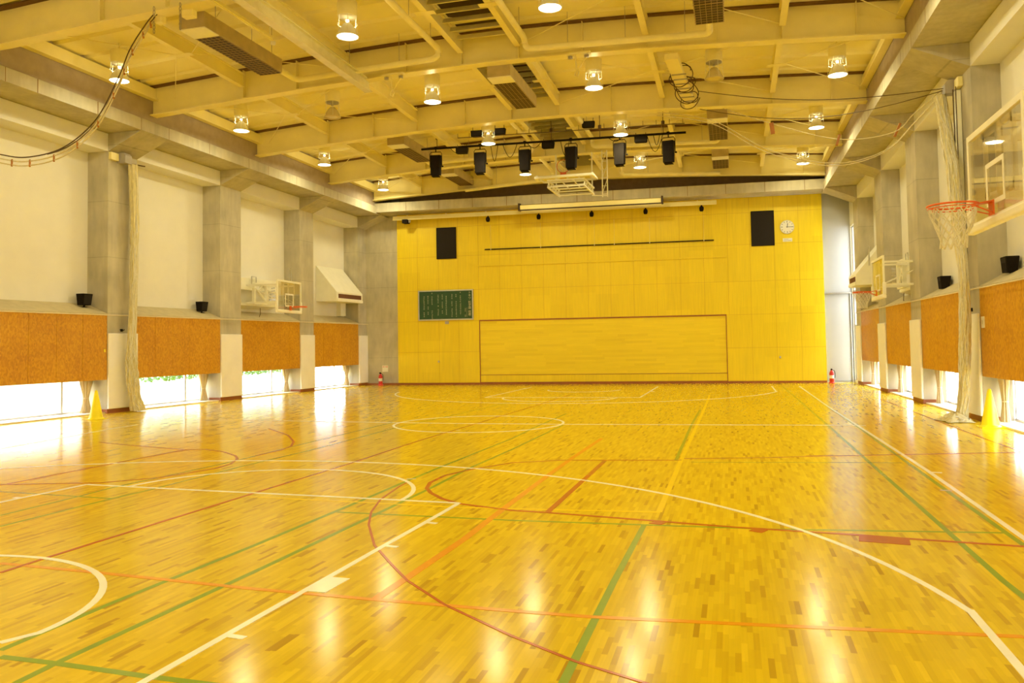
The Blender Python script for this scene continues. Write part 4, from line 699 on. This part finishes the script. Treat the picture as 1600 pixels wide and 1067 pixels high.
# ================================================================ SLOPED VENT HOODS
for sd, y0, y1, uf, lb in (('L', 26.45, 28.5, .27, 'white sloped vent hood on the left wall past the side backboard'), ('R', 26.9, 28.4, .38, 'white sloped vent hood on the right wall behind the far hoop')):
    u = WU[sd]; t = thing('vent_hood', lb, 'vent hood', side(sd, u, (y0+y1)/2, 3.5))
    mb = MB(); run(mb, sd, [(u+.003, 3.48), (uf, 3.46), (uf, 3.84), (u+.003, 4.93)], y0, y1); obj('hood_body', rel(mb, t), 'whitepaint', t, bevel=.01)
    mb = MB(); run(mb, sd, [(uf+.001, 3.60), (uf+.004, 3.60), (uf+.004, 3.77), (uf+.001, 3.77)], y0+.12, y1-.12); obj('air_slot', rel(mb, t), 'slot', t)
    mb = MB(); run(mb, sd, [(uf+.004, 3.47), (uf+.03, 3.47), (uf+.03, 3.57), (uf+.004, 3.57)], y0+.02, y1-.02); obj('lip', rel(mb, t), 'whitepaint', t)
    mb = MB(); run(mb, sd, [(u+.003, 2.94), (u+.2, 2.94), (u+.2, 3.477), (u+.003, 3.477)], y1-.5, y1-.1); obj('duct_box', rel(mb, t), 'whitepaint', t)
# ================================================================ SIDE BASKETBALL BOARDS
def net_mesh(mb, c, r=.225, h=.42, n=12):
    cx, cy, cz = c; rows = 6
    def pt(k, j):
        f = j/rows; rr = r*(1-.45*min(1, f*1.25))+.01*math.sin(k*2.3+j); a = 2*PI*(k)/n
        return (cx+rr*math.cos(a), cy+rr*math.sin(a), cz-h*f)
    for k in range(n):
        for s in (0, 1):
            P = []
            for j in range(rows+1): P.append(pt(k+(.5 if s else -.5)*(j % 2)+0, j) if True else None)
            mb.tube(P, .007, 5)
def hoop_board(name, lb, W=1.8, H=1.06, near=False, net=True):
    """board in the local YZ plane, front toward -X, origin under the middle of the board on the floor line"""
    t = thing('side_basketball_hoop', lb, 'basketball hoop'); z0 = 2.88
    mb = MB().box((0, -W/2+.03, z0+.03), (.014, W/2-.03, z0+H-.03)); obj('backboard', mb, 'boardglass', t)
    mb = MB(); f = .065
    mb.box((-.012, -W/2, z0), (.03, -W/2+f, z0+H)).box((-.012, W/2-f, z0), (.03, W/2, z0+H)).box((-.012, -W/2+f, z0+H-f), (.03, W/2-f, z0+H)).box((-.012, -W/2+f, z0), (.03, W/2-f, z0+f)); obj('board_frame', mb, 'whitepaint', t)
    mb = MB(); a = .295; b0 = 3.05; b1 = 3.50; f = .05
    mb.box((-.004, -a, b0), (-.001, -a+f, b1)).box((-.004, a-f, b0), (-.001, a, b1)).box((-.004, -a+f, b1-f), (-.001, a-f, b1)).box((-.004, -a+f, b0), (-.001, a-f, b0+f)); obj('target_square', mb, 'whitepaint', t)
    mb = MB().box((-.035, -W/2-.02, z0-.045), (.055, W/2+.02, z0+.045)).box((-.035, -W/2-.025, z0+.045), (.055, -W/2+.035, z0+.36)).box((-.035, W/2-.035, z0+.045), (.055, W/2+.025, z0+.36)); obj('edge_padding', mb, 'whitepaint', t, bevel=.018)
    rc = (-.40, 0, 3.05); mb = MB().tube([(rc[0]+.235*math.cos(2*PI*i/32), .235*math.sin(2*PI*i/32), 3.05) for i in range(32)], .011, 8, closed=True)
    mb.tube([(rc[0]+.232*math.cos(2*PI*i/32), .232*math.sin(2*PI*i/32), 3.02) for i in range(32)], .006, 6, closed=True); rim = obj('rim', mb, 'orange', t)
    mb = MB().box((-.05, -.075, 2.93), (-.036, .075, 3.08)); mb.hexa([(-.24, -.06, 3.04), (-.24, .06, 3.04), (-.05, .075, 3.06), (-.05, -.075, 3.06), (-.24, -.06, 3.05), (-.24, .06, 3.05), (-.05, .075, 3.075), (-.05, -.075, 3.075)])
    for s in (-1, 1): mb.bar((-.05, s*.06, 2.95), (-.26, s*.15, 3.03), .012, .012)
    obj('rim_bracket', mb, 'orange', rim)
    mb = MB(); net_mesh(mb, (rc[0], 0, 3.03))
    if net: obj('net', mb, 'net', rim)
    # swing arms back to the wall frame
    D = 1.6 if not near else 1.9
    mb = MB()
    for y in (-.45, .45):
        for z in (3.2, 3.8): mb.bar((.03, y, z), (D-.25, y, z), .055, .055)
        mb.bar((.03, y, 3.2), (D-.3, y, 3.8), .025, .025); mb.bar((.05, y, 3.1), (.05, y, 3.9), .04, .04)
    mb.bar((.05, -.45, 3.85), (.05, .45, 3.85), .04, .04); mb.bar((.05, -.45, 3.15), (.05, .45, 3.15), .04, .04); mb.bar((.04, .0, 3.0), (.04, .0, 3.9), .05, .03)
    obj('swing_arm', mb, 'whitepaint', t)
    mb = MB()
    for y in (-.35, .35): mb.bar((.06, y, 3.85), (.06, y, 4.22), .03, .03)
    mb.bar((.06, -.35, 4.22), (.06, .35, 4.22), .01, .01)
    return t
hl = hoop_board('L', 'clear side backboard with orange rim on the left wall', W=1.72, net=False); hl.location = (-9.30, 22.07, 0); hl.rotation_euler = (0, 0, PI+.059)
hr = hoop_board('R', 'far clear side backboard with orange rim on the right wall', W=1.75); hr.location = (9.08, 20.9, -.14); hr.rotation_euler = (0, 0, .0)
hn = hoop_board('N', 'near clear side backboard with orange rim and net at the right picture edge', W=1.84, near=True); hn.location = (7.9, 6.66, -.03); hn.rotation_euler = (0, 0, 0)
# wall frames the boards swing from
def wall_frame(sd, yc, lb, dz=0):
    u = WU[sd]; t = thing('hoop_wall_frame', lb, 'wall frame', side(sd, u, yc, 3)); s = yc
    mb = MB()
    for z0, z1, d in ((3.66, 4.06, .32), (3.02, 3.20, .32)): run(mb, sd, [(u+.003, z0+dz), (u+d, z0+dz), (u+d, z1+dz), (u+.003, z1+dz)], s-1.25, s+1.1) if z0 > 3.5 else run(mb, sd, [(u+.003, z0+dz), (u+d, z0+dz+.1), (u+d, z1+dz), (u+.003, z1+dz)], s-1.25, s+1.1)
    obj('wall_platform', rel(mb, t), 'whitepaint', t)
    def P(uu, y, z): return side(sd, uu, y, z+dz)
    mb = MB(); y0, y1 = s-.55, s+.15; uu = u+.52
    for a, b in (((uu, y0, 3.2), (uu, y0, 3.86)), ((uu, y1, 3.2), (uu, y1, 3.86)), ((uu, y0, 3.2), (uu, y1, 3.2)), ((uu, y0, 3.86), (uu, y1, 3.86))): mb.bar(P(*a), P(*b), .10, .08)
    for a, b in (((uu, y0, 3.82), (uu, y1, 3.24)), ((uu, y0+.45, 3.82), (uu, y0+.2, 3.6))): mb.bar(P(*a), P(*b), .05, .05)
    for z in (3.25, 3.8): mb.bar(P(u+.3, y0+.1, z), P(uu, y0+.1, z), .04, .04); mb.bar(P(u+.3, y1-.1, z), P(uu, y1-.1, z), .04, .04)
    obj('swing_frame', rel(mb, t), 'whitepaint', t)
    mb = MB()
    for y in (s-.5, s-.25): mb.bar(P(u+.4, y, 3.86), P(u+.4, y, 4.12), .025, .025)
    mb.bar(P(u+.4, s-.5, 4.12), P(u+.4, s-.25, 4.12), .025, .025)
    for y in (s+.5, s+.62): mb.bar(P(u+1.2, y, 3.9), P(u+1.2, y, 4.45), .02, .02)
    mb.bar(P(u+1.2, s+.5, 4.42), P(u+1.2, s+.62, 4.42), .02, .02)
    for k in range(6): mb.bar(P(u+.55, s+.25+.03*k, 3.25+.1*k), P(u+.62, s+.5, 3.28+.1*k), .03, .05)
    obj('guide_rod', rel(mb, t), 'alu', t)
    mb = MB().tube([P(u+.45, s-.1, 3.05), P(u+.47, s-.12, 2.85), P(u+.42, s-.15, 2.66)], .01, 5); obj('pull_cord', rel(mb, t), 'darkrope', t)
    return t
wall_frame('L', 22.3, 'white wall frame holding the left side backboard'); wall_frame('R', 20.95+1.1, 'white wall frame holding the far right side backboard', -.14)
# ================================================================ RETRACTABLE HOOP FOLDED UNDER THE ROOF
t = thing('retractable_hoop', 'folded retractable basketball hoop hanging under the roof past the stage lights', 'basketball hoop', (.2, 23.6, 7))
mb = MB().box((-.84, 22.95, 7.03), (1.10, 23.07, 7.12)).box((1.02, 23.07, 7.03), (1.12, 23.5, 7.12)).box((-.84, 23.07, 7.03), (-.74, 23.5, 7.12)); obj('edge_padding', rel(mb, t), 'whitepaint', t, bevel=.025)
mb = MB().box((-.76, 23.07, 7.12), (1.04, 24.1, 7.135)); obj('backboard', rel(mb, t), 'boardglass', t)
mb = MB().box((-.8, 23.07, 7.10), (-.74, 24.12, 7.16)).box((1.02, 23.07, 7.10), (1.08, 24.12, 7.16)).box((-.8, 24.06, 7.10), (1.08, 24.12, 7.16)); obj('board_frame', rel(mb, t), 'whitepaint', t)
mb = MB()
x0, x1 = -.42, .78
for z in (6.76, 6.98):
    for x in (x0, x1): mb.bar((x, 23.1, z), (x+.05, 24.75, z-.02), .045, .045)
    for y in (23.1, 23.5, 24.0, 24.7): mb.bar((x0, y, z), (x1, y, z), .04, .04)
for x in (x0, x1):
    for k in range(5): y = 23.1+.38*k; mb.bar((x, y, 6.76), (x, y+.19, 6.98), .025, .025); mb.bar((x, y+.19, 6.98), (x, y+.38, 6.76), .025, .025)
mb.bar((.0, 23.1, 6.98), (0, 24.7, 6.96), .03, .03); mb.bar((.4, 23.1, 6.98), (.4, 24.7, 6.96), .03, .03)
obj('folding_frame', rel(mb, t), 'whitepaint', t)
mb = MB()
for x in (1.15, 1.32): mb.bar((x, 24.6, 6.6), (x, 24.6, gz(x, 24.6)+.05), .035, .035)
for k in range(6): mb.bar((1.15, 24.6, 6.7+.28*k), (1.32, 24.6, 6.7+.28*k), .02, .02)
for k in range(3): mb.bar((1.15, 24.6, 6.75+.5*k), (1.32, 24.6, 7.2+.5*k), .02, .02)
mb.bar((-.45, 24.6, 6.98), (-.45, 24.6, gz(0, 24.6)), .04, .04); mb.bar((.8, 24.6, 6.98), (.8, 24.6, gz(0, 24.6)), .04, .04)
mb.bar((.8, 24.5, 6.66), (1.35, 24.5, 6.62), .03, .03)
obj('mast_frame', rel(mb, t), 'whitepaint', t)
rc = (-.05, 23.9, 7.5); mb = MB().tube([(rc[0]+.225*math.cos(2*PI*i/28), rc[1]+.02*math.sin(2*PI*i/28), rc[2]+.225*math.sin(2*PI*i/28)+.1) for i in range(28)], .011, 7, closed=True)
mb.box((rc[0]-.1, rc[1]-.06, 7.14), (rc[0]+.1, rc[1]+.0, 7.38)); rim = obj('rim', rel(mb, t), 'orange', t)
mb = MB(); 
for k in range(12):
    a = 2*PI*k/12
    for s in (-.5, .5): mb.tube([(rc[0]+(.225-.02*j)*math.cos(a+s*.5*(j % 2)), rc[1]+.09*j, rc[2]+.1+(.225-.02*j)*math.sin(a+s*.5*(j % 2))-.01*j*j) for j in range(6)], .007, 5)
obj('net', rel(mb, t), 'net', rim)
# ================================================================ SMALL THINGS ON THE SIDE WALLS
for sd, y, z, lb in (('L', 14.95, 3.01, 'small black wedge speaker on the left ledge nearest the camera'), ('L', 19.45, 3.0, 'small black wedge speaker on the left ledge in the second bay'), ('R', 14.45, 3.0, 'small black wedge speaker on the right ledge behind the near hoop'), ('R', 18.98, 2.98, 'small black wedge speaker on the right ledge in the second bay')):
    c = side(sd, -.36, y, z); t = thing('wedge_speaker', lb, 'speaker', c, group='black wedge speakers on the ledges'); w = .165; s = 1 if sd == 'L' else -1
    mb = MB().hexa([(-.10, -w+.02, -.15), (.08, -w+.02, -.15), (.08, w-.02, -.15), (-.10, w-.02, -.15), (-.12, -w, .15), (.12, -w, .15), (.12, w, .15), (-.12, w, .15)]); obj('cabinet', mb, 'black', t, bevel=.012)
    mb = MB().hexa([(s*.085, -w+.04, -.12), (s*.09, -w+.04, -.12), (s*.09, w-.04, -.12), (s*.085, w-.04, -.12), (s*.12, -w+.03, .12), (s*.125, -w+.03, .12), (s*.125, w-.03, .12), (s*.12, w-.03, .12)]); obj('front_cloth', mb, 'blackcloth', t)
    mb = MB().tube([(0, 0, -.15), (-s*.02, 0, -.19)], .02, 8).box((-.05, -.05, -.2), (.05, .05, -.19)); obj('foot_bracket', mb, 'black', t)
def cone(lb, x, y):
    t = thing('traffic_cone', lb, 'cone', (x, y, 0), group='yellow training cones')
    mb = MB().lathe([(0, 0), (.185, 0), (.19, .015), (.17, .03), (.155, .04), (.15, .06), (.035, .67), (.022, .70), (0, .705)], n=28); obj('cone_body', mb, 'yellowplastic', t)
    mb = MB().box((-.19, -.19, 0), (.19, .19, .014)); obj('base_plate', mb, 'yellowplastic', t, bevel=.006); return t
cone('yellow cone on the floor at the left by the padded pillar', -9.72, 13.86); cone('yellow cone on the floor at the right by the padded pillar', 9.80, 14.12)
# tied back curtains beside the windows
def curtain(sd, y, lb, k):
    u = WU[sd]; bx = side(sd, u+.22, y, 0); t = thing('tied_curtain', lb, 'curtain', bx, group='tied back window curtains')
    rows = []
    for i in range(15):
        f = i/14; z = .02+.86*f; wd = .15+.0*f; c = abs(f-.45); wd = .07+(.10 if sd == 'L' else .06)*min(1, c*2.1)**1.1; rows.append([])
        for j in range(41):
            a = 2*PI*j/40; fold = 1+.22*math.sin(a*9+k)+.1*math.sin(a*5+2*k); rows[-1].append((bx[0]+wd*.55*fold*math.cos(a), bx[1]+wd*fold*math.sin(a), z))
    mb = MB().grid(rows); obj('cloth', rel(mb, t), 'curtain', t)
    mb = MB().tube([(bx[0]+.045*math.cos(2*PI*i/16), bx[1]+.07*math.sin(2*PI*i/16), .42) for i in range(16)], .016, 6, closed=True); obj('tie_band', rel(mb, t), 'sill', t)
k = 0
for sd, ps in (('L', PL), ('R', PR)):
    for i in range(1, 5):
        for_ = ['nearest in view, beside the yellow cone', 'beside the second visible pillar', 'beside the third visible pillar', 'beside the last pillar'][i-1]
        curtain(sd, ps[i][0]-.24, 'beige tied curtain under the %s ledge, %s' % ('left' if sd == 'L' else 'right', for_), k); k += 1
# ---------------------------------------------------------------- net bundles on the two net pillars
def bundle(name, lb, pts, rad, seed, nst=26):
    t = thing('net_bundle', lb, 'net', (pts[-1][0], pts[-1][1], 0)); rg = random.Random(seed); P = [Vector(p) for p in pts]
    def at(f):
        x = f*(len(P)-1); i = min(int(x), len(P)-2); s = x-i; s2 = s*s*(3-2*s) if False else s; return P[i].lerp(P[i+1], s2), rad[i]*(1-s2)+rad[i+1]*s2
    rows = []; n = 46; m = 40
    for i in range(n+1):
        c, r = at(i/n); rows.append([])
        for j in range(m+1):
            a = 2*PI*(j % m)/m; k = 1+.13*math.sin(a*7+i*.05*seed)+.10*math.sin(a*11-i*.11)+.06*math.sin(i*.9+a*3); rows[-1].append((c.x+r*k*.75*math.cos(a), c.y+r*k*math.sin(a), c.z))
    mb = MB().grid(rows); obj('net_core', rel(mb, t), 'netcream', t)
    mb = MB()
    for s in range(nst):
        a0 = rg.uniform(0, 2*PI); w = rg.uniform(-1.5, 1.5); f0 = rg.uniform(0, .25) ; f1 = rg.uniform(.75, 1); Q = []
        for i in range(40):
            f = f0+(f1-f0)*i/39; c, r = at(f); a = a0+w*f*1.3+.25*math.sin(i*.8+s); k = 1.02+.1*math.sin(i*1.3+s); Q.append((c.x+r*k*.78*math.cos(a), c.y+r*k*math.sin(a), max(.012, c.z)))
        mb.tube(Q, .009, 4)
    obj('net_strand', rel(mb, t), 'net', t)
    return t
nb = bundle('L', 'cream gathered net bundle hanging on the left padded pillar', [(-10.5, 16.0, 6.75), (-10.46, 16.03, 5.2), (-10.46, 16.0, 4.2), (-10.44, 15.96, 2.9), (-10.42, 15.88, 1.9), (-10.41, 15.86, 1.35), (-10.40, 15.90, .8), (-10.38, 15.98, .35), (-10.34, 16.06, .02)], [.14, .12, .11, .10, .11, .16, .17, .15, .21], 2)
nb2 = bundle('R', 'cream gathered net bundle hanging on the right padded pillar', [(9.62, 16.05, 6.72), (9.65, 15.83, 6.0), (9.65, 15.42, 5.1), (9.65, 15.17, 3.9), (9.66, 14.95, 2.87), (9.66, 14.97, 2.0), (9.66, 15.10, 1.25), (9.66, 15.22, .62), (9.62, 15.35, .03)], [.14, .14, .14, .13, .10, .12, .12, .11, .13], 5, 44)
rows = []
for i in range(10):
    f = i/9; rows.append([])
    for j in range(49): a = 2*PI*(j % 48)/48; r = (.08+.42*f**.8)*(1+.18*math.sin(a*5)+.1*math.sin(a*9+i)); rows[-1].append((9.50+r*.62*math.cos(a), 15.3+r*math.sin(a)*.95, max(.012, .17*(1-f)**1.3+.012*math.sin(a*13+i*2))))
mb = MB().grid(rows); obj('net_heap', rel(mb, nb2), 'netcream', nb2, label='grey cream heap of net on the floor')
mb = MB(); rg = random.Random(4)
for s in range(26):
    a0 = rg.uniform(0, 2*PI); r = rg.uniform(.12, .46); mb.tube([(9.50+r*.62*math.cos(a0+i*.12), 15.3+r*.95*math.sin(a0+i*.12)*(1+.1*math.sin(i)), .03+.14*max(0, 1-r/.5)**1.3+.015*math.sin(i*.9+s)) for i in range(14)], .008, 4)
obj('loose_strand', rel(mb, nb2), 'net', nb2)
# winch boxes at the top of the net pillars
for sd, y, lb in (('L', 15.62, 'cream and grey winch box at the top of the left net pillar'), ('R', 15.85, 'grey winch box at the top of the right net pillar')):
    t = thing('net_winch', lb, 'winch', side(sd, .05, y, 6.85))
    mb = MB(); run(mb, sd, [(.002, 6.78), (.10, 6.78), (.10, 6.98), (.002, 6.98)], y-.28, y-.02); obj('motor_box', rel(mb, t), 'cream', t, bevel=.01)
    mb = MB(); run(mb, sd, [(.002, 6.74), (.26, 6.74), (.26, 6.95), (.2, 7.02), (.002, 7.02)], y+.02, y+.26); obj('drum_cover', rel(mb, t), 'greysteel', t)
    mb = MB().tube([side(sd, .2, y+.2, 6.76), side(sd, .24, y+.75, 6.80)], .02, 6); obj('drum_arm', rel(mb, t), 'darkrope', t)
# guide post and cords beside the right net
t = thing('net_guide_post', 'pale vertical net guide post on the right net pillar', 'post', side('R', .06, 15.9, 2.2))
mb = MB(); run(mb, 'R', [(.01, 2.2), (.11, 2.2), (.11, 6.74), (.01, 6.74)], 15.72, 15.86); obj('post_body', rel(mb, t), 'whitepaint', t)
mb = MB().tube([side('R', .16, 15.7, 6.75), side('R', .16, 15.66, 4), side('R', .15, 15.6, 2.0), side('R', .14, 15.6, .7)], .012, 5).tube([side('R', .16, 15.5, 6.75), side('R', .17, 15.48, 4), side('R', .15, 15.5, 2.2)], .010, 5); obj('draw_cord', rel(mb, t), 'darkrope', t)
for sd, y in (('L', 15.8), ('R', 15.55)):
    t = thing('wall_cleat', 'small dark cleat above the pad of the %s net pillar' % ('left' if sd == 'L' else 'right'), 'cleat', side(sd, .0, y, 2.2)); mb = MB(); run(mb, sd, [(.002, 2.17), (.03, 2.17), (.03, 2.24), (.002, 2.24)], y-.03, y+.03); obj('plate', rel(mb, t), 'black', t)
    mb = MB().tube([side(sd, .03, y-.08, 2.22), side(sd, .07, y, 2.2), side(sd, .03, y+.08, 2.22)], .012, 6); obj('horns', rel(mb, t), 'black', t)
# rope ladder like net edge swinging from the first girder
def hangcurve(P, n=60):
    P = [Vector(p) for p in P]; out = []
    for i in range(n):
        x = i/(n-1)*(len(P)-1); k = min(int(x), len(P)-2); s = x-k; p0 = P[max(k-1, 0)]; p1 = P[k]; p2 = P[k+1]; p3 = P[min(k+2, len(P)-1)]
        out.append(.5*((2*p1)+(-p0+p2)*s+(2*p0-5*p1+4*p2-p3)*s*s+(-p0+3*p1-3*p2+p3)*s*s*s))
    return out
mainc = hangcurve([(-10.3, 10.4, 5.95), (-8.92, 10.4, 5.58), (-8.2, 10.4, 5.47), (-7.34, 10.4, 5.60), (-6.58, 10.4, 6.08), (-6.07, 10.4, 6.83), (-5.78, 10.4, 7.4), (-5.48, 10.45, 7.85), (-5.42, 10.6, 8.1)])
t = thing('rope_ladder', 'pale rope ladder with orange brown rungs sagging from the roof at the upper left', 'rope ladder', mainc[-1])
mb = MB(); off = Vector((.05, -.05, -.10)); mb.tube(mainc, .014, 6); mb.tube([p+off*(1 if i < 50 else (59-i)/9) for i, p in enumerate(mainc)], .014, 6); obj('side_rope', rel(mb, t), 'rope', t)
for k in range(10, 56, 5):
    a = mainc[k]; b = a+off*1.0; d = (b-a).normalized(); mb = MB().tube([a-d*.03, b+d*.03], .018, 8); obj('rung', rel(mb, t), 'rung', t)
dk = [p+Vector((-.06, .05, .10)) for p in mainc]; mb = MB().tube(dk, .013, 6).tube([p+Vector((.09, 0, .0)) for p in dk[18:]], .011, 6); tag(obj('dark_cord', mb, 'darkrope'), 'pair of dark cords running along the rope ladder at the upper left', 'cord')
t = thing('shackle_chain', 'two short chains and cream brackets at the first girder above the rope ladder', 'chain', (-5.3, 10.7, 8.0)); mb = MB()
for x in (-5.5, -4.9):
    for k in range(7): z = 8.35-.075*k; mb.tube([(x+.022*math.cos(2*PI*i/10)*(k % 2), 10.7+.022*math.cos(2*PI*i/10)*((k+1) % 2), z+.045*math.sin(2*PI*i/10)) for i in range(10)], .008, 5, closed=True)
obj('chain_link', rel(mb, t), 'greysteel', t); mb = MB().box((-5.42, 10.6, 8.02), (-5.25, 10.75, 8.16)).box((-4.8, 10.6, 8.05), (-4.55, 10.75, 8.2)); obj('bracket', rel(mb, t), 'cream', t, bevel=.02)
# slack ropes with wooden toggles at the upper right
c1 = hangcurve([(3.4, 20.2, 8.0), (4.9, 18.5, 7.2), (6.2, 17.6, 6.15), (7.57, 17, 5.6), (8.6, 16.7, 5.75), (9.2, 16.4, 6.3), (9.7, 16.1, 6.85)]); mb = MB().tube(c1, .010, 5).tube([p+Vector((.02, .03, .10-.08*i/60)) for i, p in enumerate(c1)], .010, 5)
tag(obj('slack_rope', mb, 'rope'), 'pair of pale slack ropes sagging from roof to right net pillar', 'rope')
c2 = hangcurve([(5.2, 19, 7.7), (6.3, 17.8, 6.9), (7.72, 17.2, 6.25), (8.8, 16.8, 6.2), (9.2, 16.4, 6.5), (9.7, 16.1, 6.9)]); mb = MB().tube(c2, .010, 5); tag(obj('slack_rope', mb, 'rope'), 'single pale rope sagging above the pair at the right', 'rope')
for p, d, lb in (((6.28, 17.0, 6.70), (.03, 0, -.26), 'orange brown wooden toggle on the cords, left one'), ((7.75, 17.0, 6.30), (-.07, 0, -.24), 'orange brown wooden toggle on the cords, middle one'), ((9.0, 16.9, 6.42), (-.12, 0, -.28), 'orange brown wooden toggle on the cords, right one')):
    a = Vector(p); mb = MB().bar(a, a+Vector(d), .09, .05); tag(obj('wooden_toggle', mb, 'rung'), lb, 'toggle', 'wooden toggles on the cords')
# rail tube running in front of the pillars just above the ledges
for sd, lb in (('L', 'thin pale rail running across the left pillars above the pads'), ('R', 'thin pale rail running across the right pillars above the pads')):
    mb = MB(); pts = [side(sd, .06, y, 2.6) for y in (12, 15, 18, 22, 26, 29.4)]; mb.tube(pts, .012, 6); tag(obj('wall_rail', mb, 'sill'), lb, 'rail')
# small switch plate on right strand board
t = thing('switch_plate', 'small pale plate on the right strand board beside the net pillar', 'switch', side('R', .004, 14.88, 1.9)); mb = MB(); run(mb, 'R', [(.002, 1.83), (.02, 1.83), (.02, 2.05), (.002, 2.05)], 14.80, 14.95); obj('plate', rel(mb, t), 'paper', t); mb = MB(); run(mb, 'R', [(.021, 1.9), (.028, 1.9), (.028, 1.98), (.021, 1.98)], 14.85, 14.90); obj('switch_button', rel(mb, t), 'alu', t)
t = thing('warning_sticker', 'tiny yellow sticker on the left strand board by the pad', 'sticker', side('L', .002, 15.25, 1.65)); mb = MB(); run(mb, 'L', [(.002, 1.62), (.005, 1.62), (.005, 1.70), (.002, 1.70)], 15.22, 15.27); obj('sticker', rel(mb, t), 'yellowplastic', t)
# greenery outside the two far left bays and a few clumps elsewhere
def hedge(x0, x1, y0, y1, z0, z1, n, seed, lb):
    rg = random.Random(seed); mb = MB()
    for i in range(n):
        c = Vector((rg.uniform(x0, x1), rg.uniform(y0, y1), rg.uniform(z0, z1))); a = Vector((rg.gauss(0, 1), rg.gauss(0, 1), rg.gauss(0, 1))).normalized(); b = a.orthogonal().normalized()*.035; a *= .07
        mb.add([c-a, c+b, c+a, c-b], [(0, 1, 2, 3)])
    tag(obj('hedge', mb, 'leaf', fix=False), lb, 'hedge')['kind'] = 'stuff'
hedge(-13.6, -12.9, 19.5, 30.5, .62, 1.3, 3600, 5, 'green leaves hanging outside the far left low windows')
mb = MB().box((-16.2, -8, -.119), (-16.0, 36, 2.4)); tag(obj('boundary_wall', mb, 'fence'), 'pale boundary wall outside the left windows', 'wall')
mb = MB().box((15.8, -8, -.119), (16.0, 36, 2.4)); tag(obj('boundary_wall', mb, 'fence'), 'pale boundary wall outside the right windows', 'wall')
